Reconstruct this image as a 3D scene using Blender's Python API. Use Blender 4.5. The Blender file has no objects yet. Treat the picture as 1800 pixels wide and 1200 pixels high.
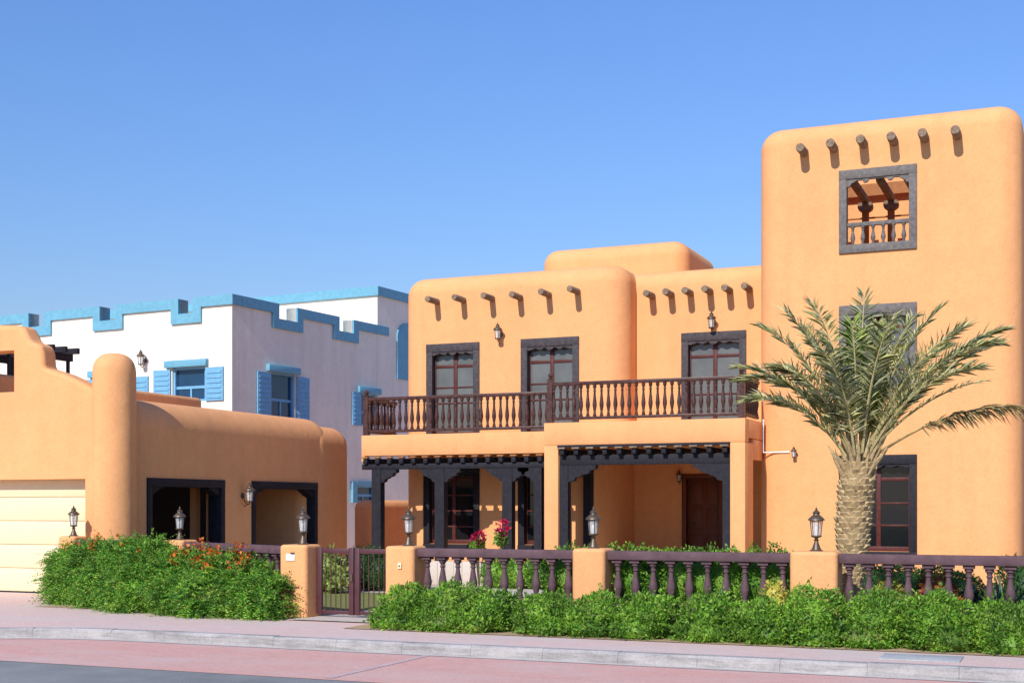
import bpy, bmesh, math, random
import numpy as np
from mathutils import Vector, Matrix

scene = bpy.context.scene
COL = scene.collection
R = math.radians

# ------------------------------------------------------------------ camera frame
EYE, FOC, HOR = 1.65, 2350.0, 890.0          # eye height (m), focal length and horizon row of the 1800 px photo
YAW = R(23.05)
SN, CS = math.sin(YAW), math.cos(YAW)

def ray(px):
    a = (px - 900.0) / FOC
    return (-SN + a * CS, CS + a * SN)
def PX(px, Y):
    rx, ry = ray(px); return rx / ry * Y
def PZ(px, py, Y):
    d = Y / ray(px)[1]; return EYE + (HOR - py) * d / FOC
def at(px, py, Y):
    return Vector((PX(px, Y), Y, PZ(px, py, Y)))
def on_ground(px, py, z=0.0):
    d = FOC * (EYE - z) / (py - HOR); rx, ry = ray(px)
    return Vector((rx * d, ry * d, z))

# ------------------------------------------------------------------ materials
def node_mat(name):
    m = bpy.data.materials.new(name); m.use_nodes = True
    nt = m.node_tree; b = nt.nodes['Principled BSDF']
    return m, nt, b
def N(nt, t, **kw):
    n = nt.nodes.new(t)
    for k, v in kw.items():
        if k in n.inputs: n.inputs[k].default_value = v
        else: setattr(n, k, v)
    return n
def ramp(nt, fac, c0, c1, p0=0.3, p1=0.7):
    r = N(nt, 'ShaderNodeValToRGB')
    r.color_ramp.elements[0].position = p0; r.color_ramp.elements[0].color = (*c0, 1)
    r.color_ramp.elements[1].position = p1; r.color_ramp.elements[1].color = (*c1, 1)
    nt.links.new(fac, r.inputs[0]); return r.outputs[0]
def mixc(nt, fac, a, b, mode='MIX'):
    m = N(nt, 'ShaderNodeMix', data_type='RGBA', blend_type=mode)
    if isinstance(fac, (int, float)): m.inputs[0].default_value = fac
    else: nt.links.new(fac, m.inputs[0])
    for s, v in ((6, a), (7, b)):
        if isinstance(v, tuple): m.inputs[s].default_value = (*v, 1)
        else: nt.links.new(v, m.inputs[s])
    return m.outputs[2]
def coords(nt, scale=(1, 1, 1)):
    g = N(nt, 'ShaderNodeNewGeometry')
    mp = N(nt, 'ShaderNodeMapping'); mp.inputs['Scale'].default_value = scale
    nt.links.new(g.outputs['Position'], mp.inputs[0]); return mp.outputs[0]
def noise(nt, vec, scale, detail=4, rough=0.55):
    n = N(nt, 'ShaderNodeTexNoise', Scale=scale, Detail=detail, Roughness=rough)
    nt.links.new(vec, n.inputs['Vector']); return n.outputs['Fac']
def bump(nt, b, h, strength, dist):
    bp = N(nt, 'ShaderNodeBump', Strength=strength, Distance=dist)
    nt.links.new(h, bp.inputs['Height']); nt.links.new(bp.outputs[0], b.inputs['Normal'])

def stucco(name, c, var=0.08, streak=0.10, rough=0.9, bs=0.35):
    m, nt, b = node_mat(name); v = coords(nt)
    lo = tuple(x * (1 - var) for x in c); hi = tuple(min(1, x * (1 + var)) for x in c)
    base = ramp(nt, noise(nt, v, 0.55, 5), lo, hi)
    st = noise(nt, coords(nt, (2.2, 2.2, 0.16)), 1.6, 4)              # rain streaks down the plaster
    stc = ramp(nt, st, (1 - streak, 1 - streak * 1.1, 1 - streak * 1.2), (1, 1, 1), 0.38, 0.55)
    col = mixc(nt, 1.0, base, stc, 'MULTIPLY')
    sp = ramp(nt, noise(nt, v, 26, 3), (0.92, 0.91, 0.90), (1.03, 1.03, 1.03))
    col = mixc(nt, 1.0, col, sp, 'MULTIPLY')
    col = mixc(nt, 1.0, col, ramp(nt, noise(nt, v, 4.5, 5, 0.6), (0.955, 0.945, 0.935), (1.02, 1.02, 1.02)), 'MULTIPLY')
    nt.links.new(col, b.inputs['Base Color']); b.inputs['Roughness'].default_value = rough
    b.inputs['Specular IOR Level'].default_value = 0.2
    ad = N(nt, 'ShaderNodeMath', operation='MULTIPLY_ADD'); ad.inputs[1].default_value = 6.0
    nt.links.new(noise(nt, v, 1.1, 3), ad.inputs[0]); nt.links.new(noise(nt, v, 38, 4), ad.inputs[2])
    bump(nt, b, ad.outputs[0], bs, 0.014)
    return m
def wood(name, c0, c1, rough=0.7, sc=(9, 9, 9), bs=0.3):
    m, nt, b = node_mat(name)
    f = noise(nt, coords(nt, sc), 1.4, 6, 0.65)
    nt.links.new(ramp(nt, f, c0, c1), b.inputs['Base Color']); b.inputs['Roughness'].default_value = rough
    b.inputs['Specular IOR Level'].default_value = 0.3
    bump(nt, b, f, bs, 0.006); return m
def plain(name, c, rough=0.5, metal=0.0, spec=0.5, var=0.06):
    m, nt, b = node_mat(name)
    f = noise(nt, coords(nt), 7, 4)
    nt.links.new(ramp(nt, f, tuple(x * (1 - var) for x in c), tuple(min(1, x * (1 + var)) for x in c)), b.inputs['Base Color'])
    b.inputs['Roughness'].default_value = rough; b.inputs['Metallic'].default_value = metal
    b.inputs['Specular IOR Level'].default_value = spec
    return m
def leafmat(name, cols, trans=0.3, rough=0.5):
    m, nt, b = node_mat(name)
    g = N(nt, 'ShaderNodeNewGeometry'); r = N(nt, 'ShaderNodeValToRGB'); e = r.color_ramp.elements
    while len(e) < len(cols): e.new(0.5)
    for i, c in enumerate(cols): e[i].position = i / (len(cols) - 1); e[i].color = (*c, 1)
    nt.links.new(g.outputs['Random Per Island'], r.inputs[0])
    cl = ramp(nt, noise(nt, coords(nt), 3.2, 3), (0.52, 0.58, 0.55), (1.32, 1.24, 1.05), 0.36, 0.64)
    col = mixc(nt, 1.0, r.outputs[0], cl, 'MULTIPLY')
    nt.links.new(col, b.inputs['Base Color']); b.inputs['Roughness'].default_value = rough
    b.inputs['Specular IOR Level'].default_value = 0.35
    t = N(nt, 'ShaderNodeBsdfTranslucent'); nt.links.new(col, t.inputs[0])
    mx = N(nt, 'ShaderNodeMixShader'); mx.inputs[0].default_value = trans
    nt.links.new(b.outputs[0], mx.inputs[1]); nt.links.new(t.outputs[0], mx.inputs[2])
    nt.links.new(mx.outputs[0], nt.nodes['Material Output'].inputs[0]); return m
def glassmat(name, c, rough=0.06):
    m, nt, b = node_mat(name)
    f = noise(nt, coords(nt), 1.7, 3)
    nt.links.new(ramp(nt, f, tuple(x * 0.8 for x in c), tuple(x * 1.2 for x in c)), b.inputs['Base Color'])
    b.inputs['Roughness'].default_value = rough; b.inputs['Specular IOR Level'].default_value = 0.5
    return m
def clearglass(name):
    m, nt, b = node_mat(name)
    b.inputs['Base Color'].default_value = (0.9, 0.92, 0.92, 1); b.inputs['Roughness'].default_value = 0.08
    b.inputs['Alpha'].default_value = 0.4; return m
def paving(name, c0, c1, cm, sx, stain=0.25, mortar=0.012, bw=0.5, stc=(0.55, 0.53, 0.51)):
    m, nt, b = node_mat(name); v = coords(nt)
    bk = N(nt, 'ShaderNodeTexBrick', Scale=sx); bk.inputs['Mortar Size'].default_value = mortar
    bk.inputs['Brick Width'].default_value = bw
    bk.inputs['Color1'].default_value = (*c0, 1); bk.inputs['Color2'].default_value = (*c1, 1); bk.inputs['Mortar'].default_value = (*cm, 1)
    nt.links.new(v, bk.inputs['Vector'])
    f = ramp(nt, noise(nt, coords(nt, (0.5, 1.1, 1)), 1.1, 7, 0.62), (0, 0, 0), (1, 1, 1), 0.42, 0.72)
    k = N(nt, 'ShaderNodeMath', operation='MULTIPLY'); k.inputs[1].default_value = stain; nt.links.new(f, k.inputs[0])
    col = mixc(nt, k.outputs[0], bk.outputs['Color'], stc)
    sp = ramp(nt, noise(nt, v, 55, 2), (0.86, 0.86, 0.86), (1.08, 1.08, 1.08))
    col = mixc(nt, 1.0, col, sp, 'MULTIPLY')
    nt.links.new(col, b.inputs['Base Color']); b.inputs['Roughness'].default_value = 0.85
    b.inputs['Specular IOR Level'].default_value = 0.25
    bump(nt, b, bk.outputs['Fac'], -0.3, 0.004); return m
def soilmat(name, c0, c1, sc=6, bs=0.5):
    m, nt, b = node_mat(name); v = coords(nt); f = noise(nt, v, sc, 7, 0.65)
    col = mixc(nt, 1.0, ramp(nt, f, c0, c1), ramp(nt, noise(nt, v, 90, 2), (0.75, 0.75, 0.75), (1.2, 1.2, 1.2)), 'MULTIPLY')
    nt.links.new(col, b.inputs['Base Color']); b.inputs['Roughness'].default_value = 0.95
    b.inputs['Specular IOR Level'].default_value = 0.2
    bump(nt, b, noise(nt, v, 60, 4), bs, 0.01); return m

def kerbmat(name):
    m, nt, b = node_mat(name); v = coords(nt)
    base = ramp(nt, noise(nt, coords(nt, (1, 1, 2)), 1.6, 7, 0.65), (0.31, 0.29, 0.275), (0.47, 0.435, 0.41), 0.36, 0.66)
    st = ramp(nt, noise(nt, coords(nt, (0.6, 0.6, 9)), 2.6, 6, 0.7), (0.66, 0.67, 0.66), (1.0, 1.0, 1.0), 0.36, 0.55)
    col = mixc(nt, 1.0, base, st, 'MULTIPLY')
    col = mixc(nt, 1.0, col, ramp(nt, noise(nt, v, 45, 3), (0.85, 0.85, 0.85), (1.1, 1.1, 1.1)), 'MULTIPLY')
    nt.links.new(col, b.inputs['Base Color']); b.inputs['Roughness'].default_value = 0.95
    bump(nt, b, noise(nt, v, 30, 5), 0.5, 0.008); return m
STUC = (0.85, 0.412, 0.176)
M = {
 'stucco': stucco('orange_stucco', STUC, 0.045, 0.035),
 'white': stucco('white_stucco', (0.89, 0.82, 0.70), 0.05, 0.05),
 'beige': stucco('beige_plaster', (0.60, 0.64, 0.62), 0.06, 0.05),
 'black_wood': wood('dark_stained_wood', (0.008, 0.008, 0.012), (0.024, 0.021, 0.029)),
 'grey_wood': wood('weathered_frame_wood', (0.034, 0.029, 0.034), (0.088, 0.074, 0.077)),
 'silver_wood': wood('sun_bleached_wood', (0.095, 0.085, 0.082), (0.21, 0.185, 0.17)),
 'red_wood': wood('mahogany_wood', (0.055, 0.012, 0.010), (0.125, 0.030, 0.024), 0.5),
 'rail_wood': wood('dark_brown_rail_wood', (0.036, 0.014, 0.013), (0.115, 0.052, 0.042), 0.38),
 'log': wood('bleached_log_wood', (0.13, 0.085, 0.055), (0.34, 0.25, 0.17), 0.85, (14, 3, 14)),
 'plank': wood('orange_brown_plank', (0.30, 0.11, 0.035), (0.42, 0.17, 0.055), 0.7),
 'door': wood('brown_door_wood', (0.11, 0.028, 0.012), (0.19, 0.055, 0.022), 0.5, (12, 12, 1.5)),
 'fence': wood('plum_painted_concrete', (0.085, 0.046, 0.054), (0.15, 0.085, 0.095), 0.75, (5, 5, 5), 0.2),
 'metal': plain('bronze_metal', (0.13, 0.095, 0.065), 0.45, 0.5, 0.5, 0.25),
 'gate': plain('maroon_painted_iron', (0.085, 0.028, 0.035), 0.5, 0.0, 0.4, 0.15),
 'glass_grey': glassmat('curtained_glass', (0.13, 0.135, 0.13), 0.10),
 'glass_dark': glassmat('dark_glass', (0.010, 0.011, 0.013), 0.05),
 'glass_blue': glassmat('blue_glass', (0.012, 0.05, 0.11), 0.05),
 'clear': clearglass('lantern_glass'),
 'bulb': plain('frosted_bulb', (0.8, 0.78, 0.72), 0.3),
 'cream': plain('cream_painted_metal', (0.80, 0.68, 0.42), 0.5, 0, 0.4, 0.03),
 'aqua': plain('aqua_blue_paint', (0.15, 0.38, 0.50), 0.6, 0, 0.3, 0.10),
 'blue': plain('shutter_blue_paint', (0.17, 0.40, 0.60), 0.55, 0, 0.3, 0.10),
 'pipe': plain('white_plastic', (0.85, 0.85, 0.83), 0.4),
 'paper': plain('white_enamel', (0.8, 0.8, 0.78), 0.4),
 'pale': paving('pale_stone_paving', (0.66, 0.56, 0.47), (0.58, 0.50, 0.42), (0.32, 0.28, 0.24), 2.6, 0.2, 0.02),
 'walk': paving('pink_grey_pavers', (0.74, 0.525, 0.45), (0.65, 0.465, 0.40), (0.58, 0.43, 0.37), 4.5, 0.75, 0.018, 0.5, (0.60, 0.53, 0.48)),
 'bay': paving('red_block_pavers', (0.68, 0.365, 0.30), (0.60, 0.33, 0.27), (0.60, 0.39, 0.33), 4.5, 0.6, 0.016, 0.5, (0.60, 0.48, 0.43)),
 'asphalt': soilmat('worn_asphalt', (0.185, 0.19, 0.182), (0.28, 0.285, 0.272), 1.1, 0.35),
 'kerb': kerbmat('kerb_concrete'),
 'gutter': soilmat('gutter_concrete', (0.46, 0.42, 0.39), (0.60, 0.55, 0.50), 2.0, 0.2),
 'slab': soilmat('grey_concrete_cover', (0.36, 0.37, 0.37), (0.47, 0.47, 0.46), 3, 0.2),
 'paint': soilmat('worn_white_paint', (0.50, 0.33, 0.31), (0.60, 0.47, 0.44), 5, 0.2),
 'sand': soilmat('sandy_ground', (0.42, 0.33, 0.22), (0.54, 0.43, 0.30), 0.8),
 'soil': soilmat('bounce_garden_soil', (0.36, 0.25, 0.14), (0.52, 0.37, 0.22), 5),  # soil brightened to bounce warm light onto the shaded garage wall
 'lawn': soilmat('lawn_turf', (0.12, 0.15, 0.035), (0.24, 0.25, 0.08), 9),
 'hedge': leafmat('hedge_leaf', [(0.06, 0.16, 0.018), (0.13, 0.31, 0.03), (0.20, 0.42, 0.042), (0.30, 0.52, 0.07), (0.24, 0.30, 0.08)], 0.32),
 'bush': leafmat('feathery_leaf', [(0.030, 0.15, 0.018), (0.08, 0.29, 0.028), (0.15, 0.40, 0.036), (0.29, 0.50, 0.06), (0.40, 0.46, 0.11)], 0.32),
 'box': leafmat('clipped_leaf', [(0.018, 0.055, 0.016), (0.035, 0.10, 0.025), (0.06, 0.15, 0.03)], 0.25),
 'lime': leafmat('lime_leaf', [(0.16, 0.26, 0.05), (0.30, 0.40, 0.10), (0.50, 0.55, 0.18)], 0.3),
 'yellow': leafmat('yellow_leaf', [(0.25, 0.28, 0.05), (0.50, 0.45, 0.08), (0.60, 0.55, 0.15)], 0.3),
 'rust': leafmat('rust_leaf', [(0.20, 0.05, 0.02), (0.38, 0.10, 0.03), (0.25, 0.16, 0.03)], 0.3),
 'agave': leafmat('blue_green_blade', [(0.07, 0.15, 0.10), (0.12, 0.22, 0.15), (0.17, 0.26, 0.16)], 0.1),
 'orange_fl': leafmat('orange_petal', [(0.55, 0.08, 0.010), (0.75, 0.16, 0.015), (0.75, 0.28, 0.03)], 0.35),
 'magenta': leafmat('magenta_bract', [(0.45, 0.005, 0.08), (0.65, 0.015, 0.14), (0.55, 0.01, 0.05)], 0.35),
 'palm': leafmat('palm_leaflet', [(0.40, 0.42, 0.17), (0.60, 0.61, 0.29), (0.74, 0.73, 0.42), (0.82, 0.80, 0.56)], 0.42, 0.36),
 'palm_young': leafmat('young_palm_leaflet', [(0.24, 0.34, 0.08), (0.36, 0.46, 0.12), (0.46, 0.54, 0.18)], 0.36, 0.40),
 'palm_dry': leafmat('dry_palm_leaflet', [(0.44, 0.30, 0.14), (0.58, 0.43, 0.22), (0.48, 0.44, 0.22)], 0.3, 0.6),
 'rachis': wood('palm_stalk', (0.34, 0.29, 0.12), (0.55, 0.45, 0.22), 0.6),
 'trunk': wood('palm_stub_bark', (0.30, 0.205, 0.10), (0.58, 0.44, 0.24), 0.9, (14, 14, 14), 0.8),
 'fibre': wood('dark_palm_fibre', (0.06, 0.04, 0.022), (0.16, 0.11, 0.06), 0.95, (20, 20, 20), 0.6),
 'twig': wood('shrub_twig', (0.05, 0.035, 0.02), (0.12, 0.09, 0.05), 0.9),
}

# ------------------------------------------------------------------ objects
ORG = {}
def org(o): return ORG.get(o.name, Vector((0, 0, 0)))
def link(o, parent=None):
    COL.objects.link(o)
    if parent is not None: o.parent = parent; ORG[o.name] = org(parent)
    return o
def tag(o, label=None, cat=None, group=None, kind=None):
    for k, v in (('label', label), ('category', cat), ('group', group), ('kind', kind)):
        if v: o[k] = v
    return o
def thing(name, label, cat, loc, rotz=0.0, group=None, local=False):
    o = bpy.data.objects.new(name, None); COL.objects.link(o)
    o.location = loc; o.rotation_euler = (0, 0, rotz); o.empty_display_size = 0.3
    ORG[o.name] = Vector((0, 0, 0)) if local else Vector(loc)
    return tag(o, label, cat, group)

class MB:
    """collects shapes for one mesh"""
    def __init__(s, T=None): s.v = []; s.f = []; s.T = T
    def add(s, vs, fs):
        n = len(s.v)
        for p in vs:
            p = Vector(p); s.v.append(s.T @ p if s.T is not None else p)
        s.f += [tuple(i + n for i in f) for f in fs]; return s
    def box(s, x0, x1, y0, y1, z0, z1):
        x0, x1 = sorted((x0, x1)); y0, y1 = sorted((y0, y1)); z0, z1 = sorted((z0, z1))
        return s.add([(x0,y0,z0),(x1,y0,z0),(x1,y1,z0),(x0,y1,z0),(x0,y0,z1),(x1,y0,z1),(x1,y1,z1),(x0,y1,z1)],
                     [(0,3,2,1),(4,5,6,7),(0,1,5,4),(1,2,6,5),(2,3,7,6),(3,0,4,7)])
    def prism(s, poly, y0, y1):
        """poly in (x,z) counter-clockwise seen from -Y, extruded y0..y1"""
        n = len(poly)
        vs = [(x, y0, z) for x, z in poly] + [(x, y1, z) for x, z in poly]
        fs = [tuple(range(n)), tuple(reversed(range(n, 2 * n)))]
        fs += [(i, i + n, (i + 1) % n + n, (i + 1) % n) for i in range(n)]
        return s.add(vs, fs)
    def prismx(s, poly, x0, x1):
        """poly in (y,z), extruded along x"""
        n = len(poly)
        vs = [(x1, y, z) for y, z in poly] + [(x0, y, z) for y, z in poly]
        fs = [tuple(range(n)), tuple(reversed(range(n, 2 * n)))]
        fs += [(i, i + n, (i + 1) % n + n, (i + 1) % n) for i in range(n)]
        return s.add(vs, fs)
    def prismz(s, poly, z0, z1):
        n = len(poly)
        vs = [(x, y, z1) for x, y in poly] + [(x, y, z0) for x, y in poly]
        fs = [tuple(range(n)), tuple(reversed(range(n, 2 * n)))]
        fs += [(i, i + n, (i + 1) % n + n, (i + 1) % n) for i in range(n)]
        return s.add(vs, fs)
    def tube(s, pts, rad, n=8, cap=True):
        pts = [Vector(p) for p in pts]
        if isinstance(rad, (int, float)): rad = [rad] * len(pts)
        vs = []; fs = []
        for i, p in enumerate(pts):
            d = (pts[min(i + 1, len(pts) - 1)] - pts[max(i - 1, 0)]).normalized()
            a = d.cross(Vector((0, 0, 1)) if abs(d.z) < 0.95 else Vector((0, 1, 0))).normalized(); b = d.cross(a)
            vs += [p + (a * math.cos(2 * math.pi * k / n) + b * math.sin(2 * math.pi * k / n)) * rad[i] for k in range(n)]
        for i in range(len(pts) - 1):
            fs += [(i*n+k, i*n+(k+1) % n, (i+1)*n+(k+1) % n, (i+1)*n+k) for k in range(n)]
        if cap: fs += [tuple(reversed(range(n))), tuple(range((len(pts)-1)*n, len(pts)*n))]
        return s.add(vs, fs)
    def lathe(s, prof, c=(0, 0, 0), n=12):
        """prof: (r,z) bottom to top"""
        c = Vector(c); vs = []; fs = []
        for r, z in prof:
            vs += [c + Vector((r*math.cos(2*math.pi*k/n), r*math.sin(2*math.pi*k/n), z)) for k in range(n)]
        for i in range(len(prof) - 1):
            fs += [(i*n+k, i*n+(k+1) % n, (i+1)*n+(k+1) % n, (i+1)*n+k) for k in range(n)]
        fs += [tuple(reversed(range(n))), tuple(range((len(prof)-1)*n, len(prof)*n))]
        return s.add(vs, fs)
    def mesh(s, name, off=Vector((0, 0, 0)), ang=35, bev=0):
        me = bpy.data.meshes.new(name)
        me.from_pydata([tuple(p - off) for p in s.v], [], s.f); me.update()
        if bev:
            bm = bmesh.new(); bm.from_mesh(me)
            bmesh.ops.bevel(bm, geom=[e for e in bm.edges if len(e.link_faces) == 2 and e.calc_face_angle(0) > 0.6], offset=bev, segments=2, profile=0.5, affect='EDGES', clamp_overlap=True)
            bm.to_mesh(me); bm.free()
        me.shade_smooth(); me.set_sharp_from_angle(angle=R(ang)); return me
    def build(s, name, mat, parent=None, off=None, ang=35, bev=0):
        if off is None: off = org(parent) if parent is not None else Vector((0, 0, 0))
        me = s.mesh(name, Vector(off), ang, bev); me.materials.append(M[mat] if isinstance(mat, str) else mat)
        o = bpy.data.objects.new(name, me)
        if parent is None: o.location = off
        return link(o, parent)
def copy_mesh(name, me, parent, wpos, rotz=0.0):
    o = bpy.data.objects.new(name, me); link(o, parent)
    o.location = Vector(wpos) - org(parent); o.rotation_euler = (0, 0, rotz); return o

def bake(bm, cuts):
    """boolean a list of boxes out of a bmesh, return a mesh"""
    me = bpy.data.meshes.new('tmp'); bm.to_mesh(me); bm.free()
    if not cuts: return me
    a = bpy.data.objects.new('tmp', me); COL.objects.link(a); tmp = [a]
    for c in cuts:
        mb = MB()
        if len(c) == 6: mb.box(*c)
        cm = bpy.data.meshes.new('tmpc'); cm.from_pydata([tuple(p) for p in mb.v], [], mb.f); cm.update()
        co = bpy.data.objects.new('tmpc', cm); COL.objects.link(co); tmp.append(co)
        md = a.modifiers.new('b', 'BOOLEAN'); md.object = co; md.operation = 'DIFFERENCE'; md.solver = 'EXACT'
    bpy.context.view_layer.update()
    ev = a.evaluated_get(bpy.context.evaluated_depsgraph_get())
    out = bpy.data.meshes.new_from_object(ev)
    for o in tmp: bpy.data.objects.remove(o)
    return out
def finish(me, name, mat, parent, off=None, ang=28):
    off = org(parent) if parent is not None else (off or Vector((0, 0, 0)))
    me.name = name; me.transform(Matrix.Translation(-Vector(off)))
    me.materials.clear(); me.materials.append(M[mat]); me.shade_smooth(); me.set_sharp_from_angle(angle=R(ang))
    o = bpy.data.objects.new(name, me); link(o, parent)
    if parent is None: o.location = off
    w = o.modifiers.new('wn', 'WEIGHTED_NORMAL'); w.keep_sharp = True; w.weight = 90
    return o
def rbm(x0, x1, y0, y1, z0, z1, rv, rt, seg=10):
    """box with rounded vertical corners (rv) and rounded top edge (rt)"""
    bm = bmesh.new(); bmesh.ops.create_cube(bm, size=1)
    for v in bm.verts:
        v.co = ((x0+x1)/2 + v.co.x*(x1-x0), (y0+y1)/2 + v.co.y*(y1-y0), (z0+z1)/2 + v.co.z*(z1-z0))
    ve = [e for e in bm.edges if abs(e.verts[0].co.z - e.verts[1].co.z) > 1e-4]
    bmesh.ops.bevel(bm, geom=ve, offset=rv, segments=seg, profile=0.5, affect='EDGES')
    te = [e for e in bm.edges if all(abs(v.co.z - z1) < 1e-4 for v in e.verts) and len(e.link_faces) == 2 and e.calc_face_angle(0) > 0.5]
    bmesh.ops.bevel(bm, geom=te, offset=rt, segments=seg, profile=0.5, affect='EDGES')
    return bm
def rblock(name, parent, x0, x1, y0, y1, z0, z1, rv=0.4, rt=0.4, cuts=(), mat='stucco', seg=10, off=None):
    return finish(bake(rbm(x0, x1, y0, y1, z0, z1, rv, rt, seg), list(cuts)), name, mat, parent, off)

# ------------------------------------------------------------------ the setting
def sheet(name, poly, z, mat, thick=0.0):
    mb = MB()
    if thick: mb.prismz(poly, z - thick, z)
    else: mb.add([(x, y, z) for x, y in poly], [tuple(range(len(poly)))])
    o = mb.build(name, mat); return tag(o, kind='structure')
S = 900.0
sheet('ground', [(-S, -S), (S, -S), (S, S), (-S, S)], -0.140, 'sand')
sheet('road', [(-120, -6), (90, -6), (90, 11.9), (-120, 11.9)], -0.122, 'asphalt')
sheet('parking_bay', [(-120, 11.85), (90, 11.85), (90, 14.6), (-120, 14.6)], -0.118, 'bay')
# kerb line: straight, then swinging towards the road at the driveway
kl = [(90, 14.33), (-11.2, 14.33), (-11.9, 14.31), (-12.5, 14.22), (-13.0, 14.05), (-13.6, 13.75), (-14.6, 13.25), (-16.0, 12.7), (-18, 12.3), (-24, 12.1), (-120, 12.1)]
kin = [(x, y + 0.16) for x, y in kl]
sheet('pavement', kin + [(-120, 60), (90, 60)], 0.0, 'walk', 0.12)
gin = [(x, y + 0.02) for x, y in kl]; gout = [(x, y - 0.14) for x, y in kl]
tag(MB().add([(x, y, -0.113) for x, y in gin] + [(x, y, -0.113) for x, y in reversed(gout)], [(i + 1, i, 2 * len(kl) - 1 - i, 2 * len(kl) - 2 - i) for i in range(len(kl) - 1)]).build('gutter', 'gutter'), kind='structure')
mb = MB()
rng = random.Random(5)
def along(poly, step):
    out = [Vector((*poly[0], 0))]
    for a, b in zip(poly, poly[1:]):
        a, b = Vector((*a, 0)), Vector((*b, 0)); n = max(1, round((b - a).length / step))
        out += [a.lerp(b, (i + 1) / n) for i in range(n)]
    return out
kp = along([(8, 14.33)] + kl[1:10], 0.9)
for a, b in zip(kp, kp[1:]):                                    # kerb stones with open joints
    d = (b - a).normalized(); nrm = Vector((-d.y, d.x, 0));  nrm = nrm if nrm.y > 0 else -nrm
    a2, b2 = a + d * 0.0015, b - d * 0.0015
    h = 0.012 + rng.uniform(-0.003, 0.003); w = 0.165
    q = [a2, b2, b2 + nrm * w, a2 + nrm * w]
    fr = [a2 - nrm * 0.02, b2 - nrm * 0.02]
    vs = [(fr[0].x, fr[0].y, -0.135), (fr[1].x, fr[1].y, -0.135), (q[2].x, q[2].y, -0.135), (q[3].x, q[3].y, -0.135),
          (a2.x, a2.y, h - 0.03), (b2.x, b2.y, h - 0.03), (a2.x + nrm.x*0.03, a2.y + nrm.y*0.03, h), (b2.x + nrm.x*0.03, b2.y + nrm.y*0.03, h),
          (q[2].x, q[2].y, h), (q[3].x, q[3].y, h)]
    mb.add(vs, [(0, 4, 5, 1), (4, 6, 7, 5), (6, 9, 8, 7), (1, 5, 7, 8, 2), (0, 3, 9, 6, 4), (3, 2, 8, 9)])
tag(mb.build('kerb', 'kerb'), kind='structure')
mb = MB()
for x in (-7.15, 0.9, -15.2): mb.add([(x - 0.05, 11.95, -0.114), (x + 0.05, 11.95, -0.114), (x + 0.05, 14.3, -0.114), (x - 0.05, 14.3, -0.114)], [(0, 1, 2, 3)])
tag(mb.build('road_marking', 'paint'), kind='structure')
sheet('lawn', [(-15.9, 18.3), (6, 18.3), (6, 22.4), (-15.9, 22.4)], 0.012, 'lawn')
sheet('garden_soil', [(-15.9, 17.2), (-9.3, 17.25), (6, 17.25), (6, 30), (-15.9, 30)], 0.004, 'soil')
sheet('garden_path', [(-10.6, 16.6), (-9.2, 16.6), (-9.0, 18.5), (-10.4, 18.5)], 0.016, 'pale')
sheet('terrace_path', [(-15.9, 22.4), (-5.6, 22.4), (-5.6, 24.9), (-15.9, 24.9)], 0.016, 'pale')
sheet('planting_strip', [(-9.2, 15.75), (6, 15.6), (6, 17.1), (-9.2, 17.1)], 0.008, 'soil')
p = [on_ground(1545, 1163), on_ground(1660, 1172), on_ground(1700, 1150), on_ground(1590, 1143)]
cover = MB().prismz([(-2.02, 14.86), (-1.18, 14.86), (-1.18, 15.42), (-2.02, 15.42)], 0.0, 0.012).build('utility_cover', 'slab', None, (-1.6, 15.1, 0), bev=0.003)
tag(cover, 'grey concrete utility cover set in the pink pavement by the hedge', 'cover')

# ------------------------------------------------------------------ leaves
def leaves(pts, dirs, size, aspect=0.45, seed=0, jit=0.35, fold=0.25):
    """folded diamond leaves; returns verts (4n,3)"""
    r = np.random.default_rng(seed + 90001); n = len(pts)
    d = dirs / (np.linalg.norm(dirs, axis=1, keepdims=True) + 1e-9)
    rv = r.normal(size=(n, 3)); s = np.cross(d, rv); s /= (np.linalg.norm(s, axis=1, keepdims=True) + 1e-9)
    nn = np.cross(d, s); L = (size * r.uniform(1 - jit, 1 + jit, n))[:, None]; W = L * aspect * 0.5
    mid = pts + d * L * 0.45
    v = np.empty((n, 4, 3)); v[:, 0] = pts; v[:, 1] = mid + s * W + nn * W * fold * 2; v[:, 2] = pts + d * L; v[:, 3] = mid - s * W + nn * W * fold * 2
    return v.reshape(-1, 3)
def leafobj(name, verts, mat, parent, off=None):
    n = len(verts) // 4
    off = org(parent) if parent is not None else Vector(off)
    me = bpy.data.meshes.new(name)
    i = np.arange(n) * 4
    f = np.stack([np.stack([i, i + 1, i + 2], 1), np.stack([i, i + 2, i + 3], 1)], 1).reshape(-1, 3)
    me.vertices.add(4 * n); me.vertices.foreach_set('co', (verts - np.array(off)).astype(np.float32).ravel())
    me.loops.add(f.size); me.loops.foreach_set('vertex_index', f.ravel().astype(np.int32))
    me.polygons.add(len(f)); me.polygons.foreach_set('loop_start', (np.arange(len(f)) * 3).astype(np.int32))
    me.update(calc_edges=True); me.validate()
    me.materials.append(M[mat]); o = bpy.data.objects.new(name, me)
    if parent is None: o.location = off
    return link(o, parent)
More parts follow.
